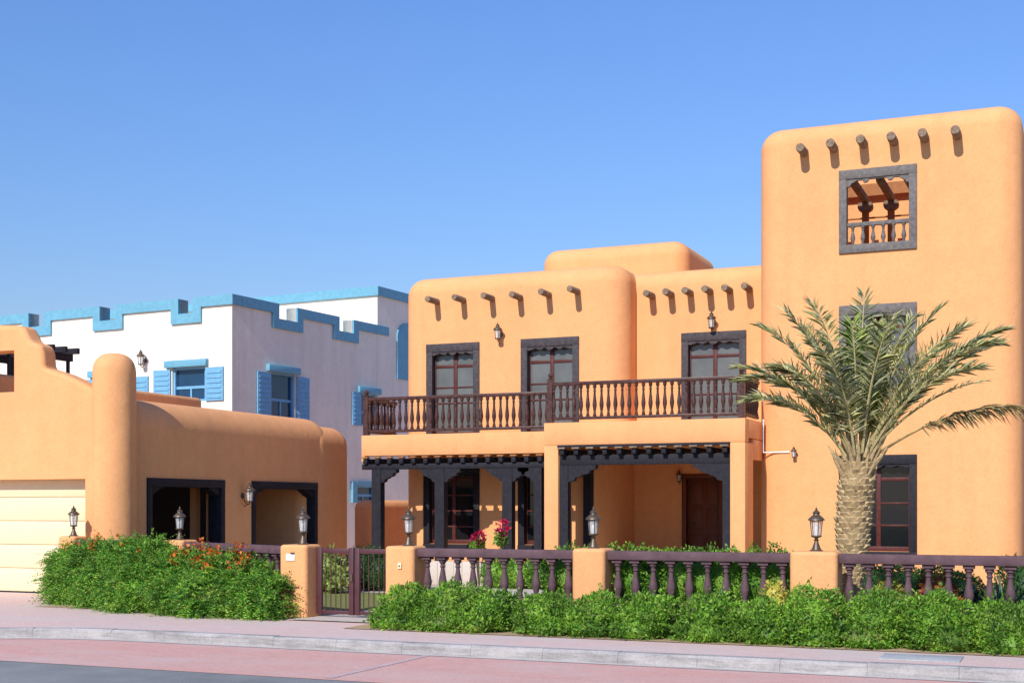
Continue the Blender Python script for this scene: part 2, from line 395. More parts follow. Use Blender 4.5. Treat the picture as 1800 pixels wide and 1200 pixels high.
def blob_pts(blobs, n, seed, zmin=0.03, depth=0.18, lump=0.08):
    """points near the surface of a union of ellipsoids (x,y,z,rx,ry,rz) + outward normals"""
    r = np.random.default_rng(seed); B = np.array(blobs, float)
    area = B[:, 3] * B[:, 5] + B[:, 4] * B[:, 5] + B[:, 3] * B[:, 4]
    P = np.zeros((0, 3)); D = np.zeros((0, 3))
    while len(P) < n:
        k = r.choice(len(B), size=n, p=area / area.sum())
        u = r.normal(size=(n, 3)); u /= np.linalg.norm(u, axis=1, keepdims=True)
        q = 1 - np.abs(r.normal(size=n)) * depth + lump * np.sin(u[:, 0] * 7 + k) + lump * np.sin(u[:, 2] * 9 + 2 * k + u[:, 1] * 5)
        p = B[k, :3] + u * B[k, 3:] * q[:, None]
        ok = p[:, 2] > zmin
        ins = np.zeros(n, bool)
        for b in B: ins |= (((p - b[:3]) / b[3:]) ** 2).sum(1) < 0.62
        ok &= ~ins
        P = np.vstack([P, p[ok]]); D = np.vstack([D, (u / B[k, 3:] * B[k, 3:].mean(1, keepdims=True))[ok]])
    return P[:n], D[:n]
def core(blobs, parent, mat, s=0.74):
    mb = MB()
    for x, y, z, a, b, c in blobs:
        pr = [(max(0.004, math.cos(t)), math.sin(t)) for t in np.linspace(-1.5, 1.5, 7)]
        k = len(mb.v); mb.lathe([(r_, z_) for r_, z_ in pr], (0, 0, 0), 10)
        for i in range(k, len(mb.v)):
            p = mb.v[i]; mb.v[i] = Vector((x + p.x * a * s, y + p.y * b * s, max(0.0, z + p.z * c * s)))
    return mb.build('inner_growth', mat, parent)
def shoots(P, D, frac, seed, L, n_l, lsize):
    """some longer leafy twigs breaking the outline"""
    r = np.random.default_rng(seed); idx = r.choice(len(P), int(len(P) * frac), replace=False)
    d = D[idx] / np.linalg.norm(D[idx], axis=1, keepdims=True) + r.normal(size=(len(idx), 3)) * 0.3 + np.array([0, 0, 0.5])
    d /= np.linalg.norm(d, axis=1, keepdims=True)
    PP = []; DD = []
    for t in np.linspace(0.15, 1, n_l):
        PP.append(P[idx] + d * L * t * r.uniform(0.6, 1.3, (len(idx), 1))); DD.append(d + r.normal(size=d.shape) * 0.7)
    return np.vstack(PP), np.vstack(DD)
def shrub(name, label, cat, blobs, n, size, mat, seed, group=None, aspect=0.5, shoot=0.02, sl=0.14, coremat=None, flowers=None, zmin=0.02, off=None):
    cx = sum(b[0] for b in blobs) / len(blobs); cy = sum(b[1] for b in blobs) / len(blobs)
    t = thing(name, label, cat, off or (cx, cy, 0), 0, group)
    P, D = blob_pts(blobs, n, seed, zmin)
    r = np.random.default_rng(seed + 7)
    V = [leaves(P, D * 0.9 + r.normal(size=D.shape) * 0.8 + np.array([0, 0, 0.35]), size, aspect, seed)]
    if shoot:
        SP, SD = shoots(P, D, shoot, seed, sl, 8, size); V.append(leaves(SP, SD, size * 0.9, aspect, seed + 1))
    leafobj('foliage', np.vstack(V), mat, t)
    core(blobs, t, coremat or mat)
    if flowers is not None: flowers(t, P, D)
    return t

# ------------------------------------------------------------------ MAIN HOUSE
Yb, Yl2, Yl, Ym, Yt = 26.5, 26.7, 28.2, 29.0, 27.9     # right balcony front, left balcony front, left block, middle block, tower
FL = 0.30                                               # ground-floor level
XL = PX(705, Yl)                                        # left side of house
XR = PX(1118, Ym)                                       # right side of left block
XT0, XT1 = PX(1335, Yt) - 0.06, PX(1794, Yt) + 0.02     # tower sides
house = thing('adobe_house', 'orange adobe style house with square tower, wooden balconies and porches', 'house', ((XL + XT1) / 2, Yl, 0))

def scallop(x0, x1, zt, drop, y0, y1, mb):
    """carved lintel: flat top, scalloped and stepped under side"""
    w = x1 - x0; pts = []
    for u, d in ((0, 0.62), (0.06, 0.62), (0.08, 0.5), (0.13, 0.48), (0.15, 0.30), (0.20, 0.28), (0.24, 0.50), (0.29, 0.55), (0.33, 0.45), (0.36, 0.25), (0.41, 0.22), (0.44, 0.55), (0.50, 0.70)):
        pts.append((u, d))
    pts += [(1 - u, d) for u, d in reversed(pts[:-1])]
    poly = [(x0 + u * w, zt - d * drop) for u, d in pts] + [(x1, zt), (x0, zt)]
    mb.prism(poly, y0, y1)

def window(parent, name, x0, x1, z0, z1, Y, glass, frame='grey_wood', sash='red_wood', rows=(0.22, 0.42, 0.62, 0.82), fw=0.155, sill=True, rec=0.24, mull=True):
    """wooden framed window set into the wall; parts stand in real depth"""
    f = MB()
    f.box(x0, x0 + fw, Y - 0.035, Y + 0.10, z0, z1 - 0.19); f.box(x1 - fw, x1, Y - 0.035, Y + 0.10, z0, z1 - 0.19)
    f.box(x0, x1, Y - 0.040, Y + 0.10, z1 - 0.19, z1)
    if sill: f.box(x0, x1, Y - 0.06, Y + 0.10, z0 - 0.10, z0)
    f.box(x0 + 0.02, x0 + 0.07, Y + 0.102, Y + rec - 0.01, z0, z1 - 0.02); f.box(x1 - 0.07, x1 - 0.02, Y + 0.102, Y + rec - 0.01, z0, z1 - 0.02)
    w = f.build(name, frame, parent, bev=0.006)
    c = MB(); scallop(x0 + fw + 0.003, x1 - fw - 0.003, z1 - 0.192, 0.12, Y - 0.02, Y + 0.05, c); c.build('carved_lintel', frame, w)
    xa, xb = x0 + 0.10, x1 - 0.10; ya, yb = Y + 0.13, Y + 0.19
    s = MB()
    s.box(xa, xa + 0.08, ya, yb, z0 + 0.005, z1 - 0.06); s.box(xb - 0.08, xb, ya, yb, z0 + 0.005, z1 - 0.06)
    xm = (xa + xb) / 2
    if mull: s.box(xm - 0.045, xm + 0.045, ya - 0.004, yb, z0 + 0.10, z1 - 0.06)
    H = z1 - z0
    for k, q in enumerate(rows):
        h = 0.035 if k == len(rows) - 1 else 0.018
        for a, b in ((xa + 0.081, xm - 0.046), (xm + 0.046, xb - 0.081)) if mull else ((xa + 0.081, xb - 0.081),):
            s.box(a, b, ya + 0.008, yb - 0.004, z0 + q * H - h, z0 + q * H + h)
    s.box(xa + 0.081, xb - 0.081, ya, yb, z0 + 0.005, z0 + 0.10)
    s.build('sash', sash, w, bev=0.004)
    MB().box(xa + 0.02, xb - 0.02, Y + 0.155, Y + 0.165, z0 + 0.03, z1 - 0.04).build('pane', glass, w)
    return (x0 + 0.004, x1 - 0.004, Y - 1.2, Y + rec, z0 + 0.004, z1 - 0.004)

YD = 31.1; XS = PX(1045, Yl)                            # back and side wall of the entrance porch
# --- windows (cut boxes returned) ---
c_left = [window(house, 'balcony_door', PX(750, Yl), PX(843, Yl), 3.30, 5.46, Yl, 'glass_grey', sill=False, rows=(0.36, 0.53, 0.76)),
          window(house, 'balcony_door', PX(916, Yl), PX(1018, Yl), 3.30, 5.47, Yl, 'glass_grey', sill=False, rows=(0.36, 0.53, 0.76)),
          window(house, 'window', PX(745, Yl), PX(843, Yl), 0.78, 2.62, Yl, 'glass_dark', 'black_wood'),
          window(house, 'window', PX(911, Yl), PX(1000, Yl), 0.78, 2.62, Yl, 'glass_dark', 'black_wood')]
c_left.append((XS, XR + 1, Yl - 1, YD + 0.004, -1, 3.004))
rblock('wall', house, XL, XR, Yl, 36.0, 0, 7.07, 0.50, 0.42, c_left)
c_mid = [window(house, 'balcony_door', PX(1198, Ym), PX(1312, Ym), 3.45, 5.52, Ym, 'glass_grey', sill=False, rows=(0.34, 0.52, 0.75))]
c_mid.append((XR - 3, XT0 + 0.4, Ym - 1, YD, -1, 3.0))
xd0, xd1 = PX(1203, YD), PX(1268, YD)
c_mid.append((xd0, xd1, YD - 1, YD + 0.30, FL, 2.33))
rblock('wall', house, XR - 1.5, XT0 + 1.2, Ym, 36.02, 0, 6.98, 0.2, 0.40, c_mid)
rblock('wall', house, PX(948, 33), PX(1205, 33), 33.0, 36.3, 6.0, 8.48, 0.45, 0.40)
# porch door
d = MB()
d.box(xd0 - 0.06, xd0 + 0.05, YD - 0.03, YD + 0.12, FL, 2.33); d.box(xd1 - 0.05, xd1 + 0.06, YD - 0.03, YD + 0.12, FL, 2.33); d.box(xd0 - 0.06, xd1 + 0.06, YD - 0.034, YD + 0.12, 2.33, 2.43)
dr = d.build('front_door', 'door', house, bev=0.006)
d = MB(); d.box(xd0 + 0.052, xd1 - 0.052, YD + 0.15, YD + 0.20, FL + 0.01, 2.32)
for zz in (0.5, 1.12, 1.72):
    for k in (0, 1):
        xa = xd0 + 0.12 + k * (xd1 - xd0 - 0.16) / 2; d.box(xa, xa + (xd1 - xd0) / 2 - 0.16, YD + 0.135, YD + 0.151, zz, zz + 0.48)
d.build('door_leaf', 'door', dr, bev=0.006)
MB().tube([(xd0 + 0.13, YD + 0.15, 1.25), (xd0 + 0.13, YD + 0.09, 1.25), (xd0 + 0.23, YD + 0.09, 1.25)], 0.012).build('handle', 'metal', dr)

# --- tower ---
xw0, xw1 = PX(1475, Yt), PX(1612, Yt)
c_t = [window(house, 'window', xw0, xw1, 0.74, 2.70, Yt, 'glass_dark', 'black_wood', rows=(0.27, 0.50, 0.75), fw=0.15),
       window(house, 'window', xw0, xw1, 3.95, 5.76, Yt, 'glass_grey', 'silver_wood', rows=(0.27, 0.50, 0.75), fw=0.15)]
zo0, zo1 = 6.83, 8.53
c_t.append((XT0 + 0.6, XT1 - 0.6, Yt + 0.32, 33.4, 6.7, 12.0))
c_t.append((xw0 + 0.01, xw1 - 0.01, Yt - 1, Yt + 1.0, zo0 + 0.01, zo1 - 0.01))
rblock('tower_wall', house, XT0, XT1, Yt, 34.0, 0, 9.60, 0.50, 0.42, c_t, seg=12)
f = MB(); fw = 0.155
f.box(xw0, xw0 + fw, Yt - 0.04, Yt + 0.16, zo0 + 0.17, zo1 - 0.19); f.box(xw1 - fw, xw1, Yt - 0.04, Yt + 0.16, zo0 + 0.17, zo1 - 0.19)
f.box(xw0, xw1, Yt - 0.045, Yt + 0.16, zo1 - 0.19, zo1); f.box(xw0, xw1, Yt - 0.045, Yt + 0.16, zo0, zo0 + 0.17)
tw = f.build('tower_opening', 'silver_wood', house, bev=0.006)
c = MB(); x0, x1, zt = xw0 + fw + .003, xw1 - fw - .003, zo1 - 0.193
c.prism([(x0, zt), (x0, zt - 0.15), (x0 + 0.05, zt - 0.15), (x0 + 0.09, zt - 0.09), (x0 + 0.2, zt - 0.03), (x0 + 0.3, zt - 0.025), (x0 + 0.34, zt - 0.08), (x0 + 0.40, zt - 0.08), (x0 + 0.44, zt - 0.02), (x1 - 0.44, zt - 0.02), (x1 - 0.40, zt - 0.08), (x1 - 0.34, zt - 0.08), (x1 - 0.3, zt - 0.025), (x1 - 0.2, zt - 0.03), (x1 - 0.09, zt - 0.09), (x1 - 0.05, zt - 0.15), (x1, zt - 0.15), (x1, zt)], Yt - 0.02, Yt + 0.06)
c.build('carved_lintel', 'silver_wood', tw)
MB().box(xw0 + fw + 0.002, xw1 - fw - 0.002, Yt + 0.03, Yt + 0.12, 7.38, 7.46).build('top_rail', 'silver_wood', tw, bev=0.006)
def balu(h, r, sq=0.5):
    """turned baluster profile of height h and bulge radius r"""
    pr = [(0.85, 0), (0.85, 0.05), (0.55, 0.07), (0.70, 0.10), (0.50, 0.13), (0.62, 0.20), (0.95, 0.33), (1.0, 0.38), (0.85, 0.48), (0.55, 0.66), (0.45, 0.78), (0.62, 0.80), (0.62, 0.83), (0.48, 0.85), (0.60, 0.91), (0.85, 0.93), (0.85, 1.0)]
    return [(a * r, b * h) for a, b in pr]
bt = MB().lathe(balu(0.378, 0.05), n=10).mesh('baluster'); bt.materials.append(M['silver_wood'])
for k in range(6): copy_mesh('baluster', bt, tw, (xw0 + fw + 0.11 + k * (xw1 - xw0 - 2 * fw - 0.22) / 5, Yt + 0.075, 7.001))
# roof terrace inside the tower: shade band, back wall, beams on posts, rail
MB().box(XT0 + 0.62, XT1 - 0.62, 31.02, 31.08, 8.68, 8.95).build('terrace_shade_band', 'plank', house)  # darker plank colour stands in for a band of shade
MB().box(XT0 + 0.62, XT1 - 0.62, 31.2, 31.4, 6.7, 9.38).build('terrace_wall', 'stucco', house)
for k, px in enumerate((1431.5, 1476.5, 1521.5, 1566.5, 1611.5, 1656.5)):
    X = PX(px, 30.1)
    if k in (0, 5): continue
    bmm = MB().box(X - 0.065, X + 0.065, Yt + 0.30, 30.22, 8.32, 8.45).build('terrace_beam', 'log', house, bev=0.006)
    q = MB().box(X - 0.07, X + 0.07, 30.03, 30.17, 6.72, 8.15)
    if k in (2, 3): q.build('terrace_post', 'plank', house, bev=0.01)
    c = MB(); c.prism([(X - 0.14, 8.31), (X - 0.16, 8.24), (X - 0.145, 8.17), (X - 0.08, 8.12), (X + 0.08, 8.12), (X + 0.145, 8.17), (X + 0.16, 8.24), (X + 0.14, 8.31)], 30.0, 30.2)
    if k in (2, 3): c.build('post_capital', 'log', house)
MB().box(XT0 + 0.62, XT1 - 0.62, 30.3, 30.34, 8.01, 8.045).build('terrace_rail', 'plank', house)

# --- projecting roof beams (logs) ---
def log(px, py, Y, L, r, seed):
    rr = random.Random(seed); e = at(px, py, Y - L)
    dz = rr.uniform(-0.01, 0.01)
    MB().tube([(e.x, Y + 0.1, e.z + dz), (e.x, Y - L + 0.012, e.z), (e.x, Y - L, e.z)], [r, r * 0.97, r * 0.88], 14).build('roof_beam', 'log', house)
for i, (a, b) in enumerate(((1406, 259), (1459, 251), (1512, 244), (1566, 239), (1621, 233), (1679, 228))): log(a, b, Yt, 0.46, 0.093, i)
for i, (a, b) in enumerate(((751, 525), (798, 522), (849, 519), (899, 517), (950, 512), (1001, 507))): log(a, b, Yl, 0.52, 0.074, 10 + i)
for i, (a, b) in enumerate(((1135, 515), (1169, 512), (1203, 510), (1238, 507), (1273, 505), (1308, 502))): log(a, b, Ym, 0.50, 0.078, 20 + i)

# --- balconies ---
XB0, XB1, XB2 = PX(635, Yl2), PX(956, Yb), PX(1310, Yb)
ZL, ZR = 3.27, 3.43
sl = MB().box(XB0, XB1 + 0.02, Yl2, Yl2 + 0.24, 2.80, ZL).box(XB0, XB1 + 0.02, Yl2 + 0.24, Yl + 0.1, 2.98, ZL - 0.002).box(XB0, XB0 + 0.09, Yl2 + 0.002, Yl2 + 0.22, 2.66, 2.80)
sl.build('balcony_slab', 'stucco', house, bev=0.015)
sl = MB().box(XB1, XB2, Yb, Yb + 0.30, 2.95, ZR).box(XB1 + 0.002, XB2 - 0.002, Yb + 0.30, Ym + 0.1, 3.05, ZR - 0.002).build('balcony_slab', 'stucco', house, bev=0.015)
XP = PX(981, Yb)
MB().box(XB1 + 0.001, XP, Yb + 0.002, Yb + 0.50, 0, 2.95).build('porch_pier', 'stucco', house, bev=0.02)
XQ = PX(1283, Yb)
MB().box(XQ, XB2 - 0.001, Yb + 0.002, Yb + 0.72, 0, 2.95).box(XB2 - 0.12, XB2 - 0.001, Yb + 0.72, Yt + 0.3, 2.62, 3.04).build('porch_pier', 'stucco', house, bev=0.02)
sheet_floor = MB().box(XB0 + 0.1, XT0 + 0.1, 25.55, YD + 0.1, 0, FL).build('porch_floor', 'pale', house)
hb = 0.66
bme = MB().lathe(balu(hb, 0.048), n=10).mesh('baluster'); bme.materials.append(M['rail_wood'])
def railing(parent, z, path, newels, spacing, h=0.86):
    """railing along a polyline; path points in plan"""
    r = MB()
    for a, b in zip(path, path[1:]):
        a, b = Vector((*a, 0)), Vector((*b, 0)); dd = (b - a).normalized(); n = Vector((-dd.y, dd.x, 0))
        for (za, zb, w) in ((h - 0.075, h, 0.05), (0.06, 0.12, 0.035)):
            q = [a + n * w, a - n * w, b - n * w, b + n * w]
            r.prismz([(p.x, p.y) for p in q] if (q[1] - q[0]).cross(q[2] - q[1]).z > 0 else [(p.x, p.y) for p in reversed(q)], z + za, z + zb)
    ro = r.build('balcony_railing', 'rail_wood', parent, bev=0.008)
    for x, y, hh in newels:
        p = MB().box(x - 0.06, x + 0.06, y - 0.06, y + 0.06, z, z + hh)
        p.lathe([(0.03, 0), (0.055, 0.012), (0.03, 0.03), (0.05, 0.06), (0.06, 0.085), (0.045, 0.115), (0.015, 0.135), (0.005, 0.15)], (x, y, z + hh), 10)
        p.build('newel_post', 'rail_wood', ro)
    for a, b in zip(path, path[1:]):
        a, b = Vector((*a, 0)), Vector((*b, 0)); n = max(1, round((b - a).length / spacing))
        for k in range(n):
            p = a.lerp(b, (k + 0.5) / n); copy_mesh('baluster', bme, ro, (p.x, p.y, z + 0.12))
    return ro
yl = Yl2 + 0.09; yr = Yb + 0.09
railing(house, ZL, [(XB0 + 0.09, Yl), (XB0 + 0.09, yl), (XB1 + 0.03, yl)], [(XB0 + 0.09, yl, 0.90)], 0.153)
railing(house, ZR, [(XB1 + 0.12, yr), (XB2 - 0.09, yr), (XB2 - 0.09, Yt + 0.1)], [(XB1 + 0.12, yr, 0.93), (XB2 - 0.09, yr, 0.88)], 0.155)

# --- porch timber ---
def bracket(mb, x, zt, y0, y1, side, s=1.0):
    w = side
    pts = [(0, 0), (0.62, 0), (0.62, -0.07), (0.55, -0.10), (0.50, -0.10), (0.46, -0.17), (0.36, -0.20), (0.31, -0.20), (0.26, -0.24), (0.16, -0.26), (0.12, -0.33), (0, -0.36)]
    poly = [(x + w * a * s, zt + b * min(1, s * 1.35)) for a, b in pts]
    if w > 0: poly = list(reversed(poly))
    mb.prism(poly, y0, y1)
yp0, yp1 = Yl2 - 0.07, Yl2 + 0.13
MB().box(XB0 + 0.05, XB1 - 0.01, yp0 + 0.01, yp1 - 0.01, 2.49, 2.61).build('porch_beam', 'black_wood', house, bev=0.008)
nj = 15
for k in range(nj):
    x = XB0 + 0.16 + k * (XB1 - XB0 - 0.30) / (nj - 1)
    MB().box(x - 0.05, x + 0.05, Yl2 - 0.12, Yl + 0.02, 2.612, 2.735).build('porch_joist', 'black_wood', house, bev=0.015)
for k in range(nj):
    x = XB0 + 0.16 + k * (XB1 - XB0 - 0.30) / (nj - 1); MB().box(x - 0.075, x + 0.075, Yl2 - 0.14, Yl2 - 0.02, 2.738, 2.775).build('porch_joist_lit_end', 'plank', house, bev=0.012)  # lighter blocks added to show the joist ends as sunlit
for px in (661, 772, 891, 945):
    x = PX(px, yp0); w = 0.115 if px < 940 else 0.09
    p = MB().box(x - w, x + w, yp0, yp1, 0, 2.488)
    if px < 940: bracket(p, x + w, 2.488, yp0 + 0.02, yp1 - 0.02, 1, 0.62)
    if px > 700: bracket(p, x - w, 2.488, yp0 + 0.02, yp1 - 0.02, -1, 0.62)
    p.build('porch_post', 'black_wood', house)
yq0, yq1 = Yb + 0.08, Yb + 0.27
MB().box(XP + 0.005, XQ - 0.005, yq0 + 0.01, yq1 - 0.01, 2.53, 2.74).build('porch_beam', 'black_wood', house, bev=0.008)
for k in range(12):
    x = XP + 0.1 + k * (XQ - XP - 0.2) / 11
    MB().box(x - 0.05, x + 0.05, Yb - 0.06, Ym - 0.02, 2.742, 2.86).build('porch_joist', 'black_wood', house, bev=0.015)
for k in range(12):
    x = XP + 0.1 + k * (XQ - XP - 0.2) / 11; MB().box(x - 0.085, x + 0.085, Yb - 0.11, Yb - 0.01, 2.862, 2.90).build('porch_joist_lit_end', 'log', house, bev=0.014)  # pale blocks stand in for sunlight on the joist ends
MB().box(XP + 0.002, XQ - 0.002, Yb - 0.06, Yb - 0.005, 2.902, 2.945).build('porch_eave_board', 'black_wood', house)
for (xa, xb, ya, yb, sd) in ((XP + 0.004, XP + 0.19, yq0, yq1, 1), (XP + 0.02, XP + 0.20, Yl - 0.20, Yl - 0.01, 0), (XQ - 0.17, XQ - 0.004, yq0, yq1, -1)):
    p = MB().box(xa, xb, ya, yb, 0, 2.528)
    if sd == 1: bracket(p, xb, 2.528, ya + 0.02, yb - 0.02, 1)
    if sd == -1: bracket(p, xa, 2.528, ya + 0.02, yb - 0.02, -1)
    p.build('porch_post', 'black_wood', house)
MB().box(XP + 0.03, XP + 0.19, yq1, Yl - 0.2, 2.60, 2.735).build('porch_beam', 'black_wood', house)
# terrace retaining wall in pale stone
tw_ = MB().box(XB0 + 0.1, XP - 0.1, 25.35, 25.545, 0, 0.50).build('terrace_wall', 'pale', None, ((XB0 + XP) / 2, 25.45, 0), bev=0.02)
tag(tw_, 'low pale stone terrace wall below the left porch', 'wall')
# white conduit on the tower
x = PX(1342, Yt)
z0 = PZ(1342, 795, Yt)
cd = MB().tube([(x, Yt - 0.02, PZ(1342, 737, Yt)), (x, Yt - 0.02, z0), (PX(1388, Yt), Yt - 0.02, z0)], 0.019, 8).build('wall_conduit', 'pipe', None, (x, Yt, z0))
tag(cd, 'white plastic conduit pipe bent along the tower wall', 'pipe')

# ------------------------------------------------------------------ lanterns
def lantern_parts(t, o, s=1.0):
    """o = bottom of glass cage; cage, glass, bulb, roof"""
    c = MB()
    for k in range(6):
        a = k * math.pi / 3
        c.tube([o + Vector((0.058 * math.cos(a), 0.058 * math.sin(a), 0.0)) * s, o + Vector((0.078 * math.cos(a), 0.078 * math.sin(a), 0.19)) * s], 0.0055 * s, 5)
    c.lathe([(0.05 * s, -0.02 * s), (0.068 * s, -0.012 * s), (0.068 * s, 0.004 * s), (0.05 * s, 0.006 * s)], o, 12)
    c.lathe([(0.081 * s, 0.185 * s), (0.09 * s, 0.19 * s), (0.09 * s, 0.20 * s), (0.08 * s, 0.205 * s)], o, 12)
    c.build('cage', 'metal', t)
    MB().lathe([(0.052 * s, 0.004 * s), (0.072 * s, 0.188 * s)], o, 12).build('glass', 'clear', t)
    MB().lathe([(0.012 * s, 0.006 * s), (0.012 * s, 0.06 * s), (0.022 * s, 0.085 * s), (0.024 * s, 0.105 * s), (0.012 * s, 0.13 * s), (0.003 * s, 0.14 * s)], o, 8).build('bulb', 'bulb', t)
    MB().lathe([(0.108 * s, 0.195 * s), (0.105 * s, 0.21 * s), (0.07 * s, 0.245 * s), (0.045 * s, 0.262 * s), (0.04 * s, 0.285 * s), (0.052 * s, 0.29 * s), (0.03 * s, 0.315 * s), (0.012 * s, 0.325 * s), (0.018 * s, 0.338 * s), (0.008 * s, 0.35 * s), (0.003 * s, 0.375 * s)], o, 12).build('roof', 'metal', t)
def pillar_lamp(x, y, z, label, s=1.0):
    t = thing('pillar_lantern', label, 'lantern', (x, y, z), 0, 'lanterns on the fence pillars'); o = Vector((x, y, z))
    MB().lathe([(0.085 * s, 0), (0.085 * s, 0.012 * s), (0.062 * s, 0.02 * s), (0.05 * s, 0.05 * s), (0.032 * s, 0.10 * s), (0.024 * s, 0.13 * s), (0.04 * s, 0.14 * s), (0.022 * s, 0.15 * s), (0.022 * s, 0.165 * s), (0.06 * s, 0.18 * s)], o, 14).build('base', 'metal', t)
    lantern_parts(t, o + Vector((0, 0, 0.195 * s)), s)
def wall_lamp(x, y, z, n, label, s=1.0, group='wall lanterns on the orange buildings'):
    """z = lantern bottom; n = outward normal of the wall"""
    n = Vector(n); t = thing('wall_lantern', label, 'lantern', (x, y, z), 0, group)
    w = Vector((x, y, z)); o = w + n * 0.17 * s
    b = MB(); zz = Vector((0, 0, 1))
    b.tube([w + zz * 0.10 * s + n * 0.0, w + zz * 0.10 * s + n * 0.02], [0.06 * s, 0.05 * s], 12)
    b.tube([w + zz * 0.10 * s + n * 0.02, w + zz * 0.0 * s + n * 0.05 * s, w - zz * 0.07 * s + n * 0.11 * s, w - zz * 0.055 * s + n * 0.16 * s, o - zz * 0.018 * s], 0.011 * s, 8)
    b.tube([w - zz * 0.07 * s + n * 0.10 * s, w - zz * 0.11 * s + n * 0.06 * s, w - zz * 0.08 * s + n * 0.03 * s], 0.008 * s, 6)
    b.build('bracket', 'metal', t)
    lantern_parts(t, o, s)
def lamp_at(px, py, Y, n, label, s=1.0, **k):
    p = at(px, py, Y); wall_lamp(p.x, p.y, p.z, n, label, s, **k)
lamp_at(880, 596, Yl, (0, -1, 0), 'bronze wall lantern between the two left balcony doors', 1.0)
lamp_at(1254, 577, Ym, (0, -1, 0), 'bronze wall lantern above the right balcony door', 1.0)
lamp_at(1397, 803, Yt, (0, -1, 0), 'small wall lantern at the end of the white conduit on the tower', 0.62)
lamp_at(1196, 845, YD, (0, -1, 0), 'wall lantern in the shaded porch beside the brown front door', 0.75)

# ------------------------------------------------------------------ FENCE
ZP = 1.085
def pillar(x0, x1, y0, y1, label, h=ZP):
    o = rblock('fence_pillar', None, x0, x1, y0, y1, 0, h, 0.07, 0.05, seg=5, off=Vector(((x0 + x1) / 2, (y0 + y1) / 2, 0)))
    return tag(o, label, 'pillar', 'orange pillars of the front fence')
YF = 16.95
def fpil(pa, pb, label):
    x0 = PX(pa, YF); x1 = x0 + 0.47; pillar(x0, x1, YF, YF + 0.47, label); return x0, x1
g0 = fpil(490, 552, 'orange stucco gate pillar with a white name plate, left of the iron gate')
g1 = fpil(675, 735, 'orange stucco gate pillar with a doorbell, right of the iron gate')
g2 = fpil(1004, 1075, 'orange stucco fence pillar in front of the porch opening, between two railing bays')
x0 = PX(1387, YF); pillar(x0, x0 + 0.60, YF, YF + 0.47, 'wide orange stucco fence pillar beside the palm trunk'); g3 = (x0, x0 + 0.60)
PB = Vector((PX(316, 18.75), 18.75, 0)); PC = Vector((PX(128, 20.05) , 19.35, 0)); PC.x = PX(128, 19.35)
def opil(c, label, w=0.46, h=ZP):
    pillar(c.x - w / 2, c.x + w / 2, c.y - w / 2, c.y + w / 2, label, h)
opil(PB, 'orange stucco fence pillar rising from the orange flowered shrubs')
opil(PC, 'orange stucco fence pillar at the garage door, leftmost of the row', 0.38, PZ(128, 942, 19.2))
lx = lambda g: (g[0] + g[1]) / 2
pillar_lamp(lx(g0) + 0.04, YF + 0.235, ZP, 'bronze lantern on the gate pillar with the white name plate')
pillar_lamp(lx(g1) + 0.04, YF + 0.235, ZP, 'bronze lantern on the gate pillar with the doorbell')
pillar_lamp(lx(g2), YF + 0.235, ZP, 'bronze lantern on the fence pillar in front of the right porch')
pillar_lamp(lx(g3), YF + 0.235, ZP, 'bronze lantern on the wide pillar left of the palm', 1.0)
pillar_lamp(PB.x, PB.y, ZP, 'bronze lantern on the pillar among the orange flowers')
pillar_lamp(PC.x + 0.02, PC.y, PZ(128, 942, 19.2), 'bronze lantern in front of the cream garage door')

fme = MB().lathe(balu(0.52, 0.062), n=12).box(-0.068, 0.068, -0.068, 0.068, 0.52, 0.56).mesh('baluster'); fme.materials.append(M['fence'])
def bay(a, b, label, spacing=0.236):
    a, b = Vector((*a, 0)), Vector((*b, 0)); dd = (b - a).normalized(); n = Vector((-dd.y, dd.x, 0)); mid = (a + b) / 2
    t = thing('fence_railing', label, 'fence', (mid.x, mid.y, 0), 0, 'balustrade bays between the fence pillars')
    def strip(w, z0, z1, name, mat):
        q = [a - n * w, b - n * w, b + n * w, a + n * w]
        MB().prismz([(p.x, p.y) for p in q], z0, z1).build(name, mat, t, bev=0.012)
    strip(0.10, 0.935, 1.055, 'top_rail', 'fence'); strip(0.10, 0.0, 0.375, 'plinth', 'fence')
    k = round((b - a).length / spacing)
    rot = math.atan2(dd.y, dd.x)
    for i in range(k):
        p = a.lerp(b, (i + 0.5) / k); copy_mesh('baluster', fme, t, (p.x, p.y, 0.375), rot)
ym = YF + 0.22
bay((g1[1], ym), (g2[0], ym), 'plum coloured balustrade bay right of the gate')
bay((g2[1], ym), (g3[0], ym), 'plum coloured balustrade bay with clipped hedge pressed against it, left of the wide pillar')
bay((g3[1], ym), (6.0, ym), 'plum coloured balustrade bay in front of the palm and tower')
bay((PB.x + 0.2, PB.y - 0.06), (g0[0], YF + 0.30), 'plum coloured balustrade bay behind orange flowers, left of the gate')
bay((PC.x + 0.18, PC.y - 0.03), (PB.x - 0.2, PB.y + 0.05), 'plum coloured balustrade bay in front of the garage column')
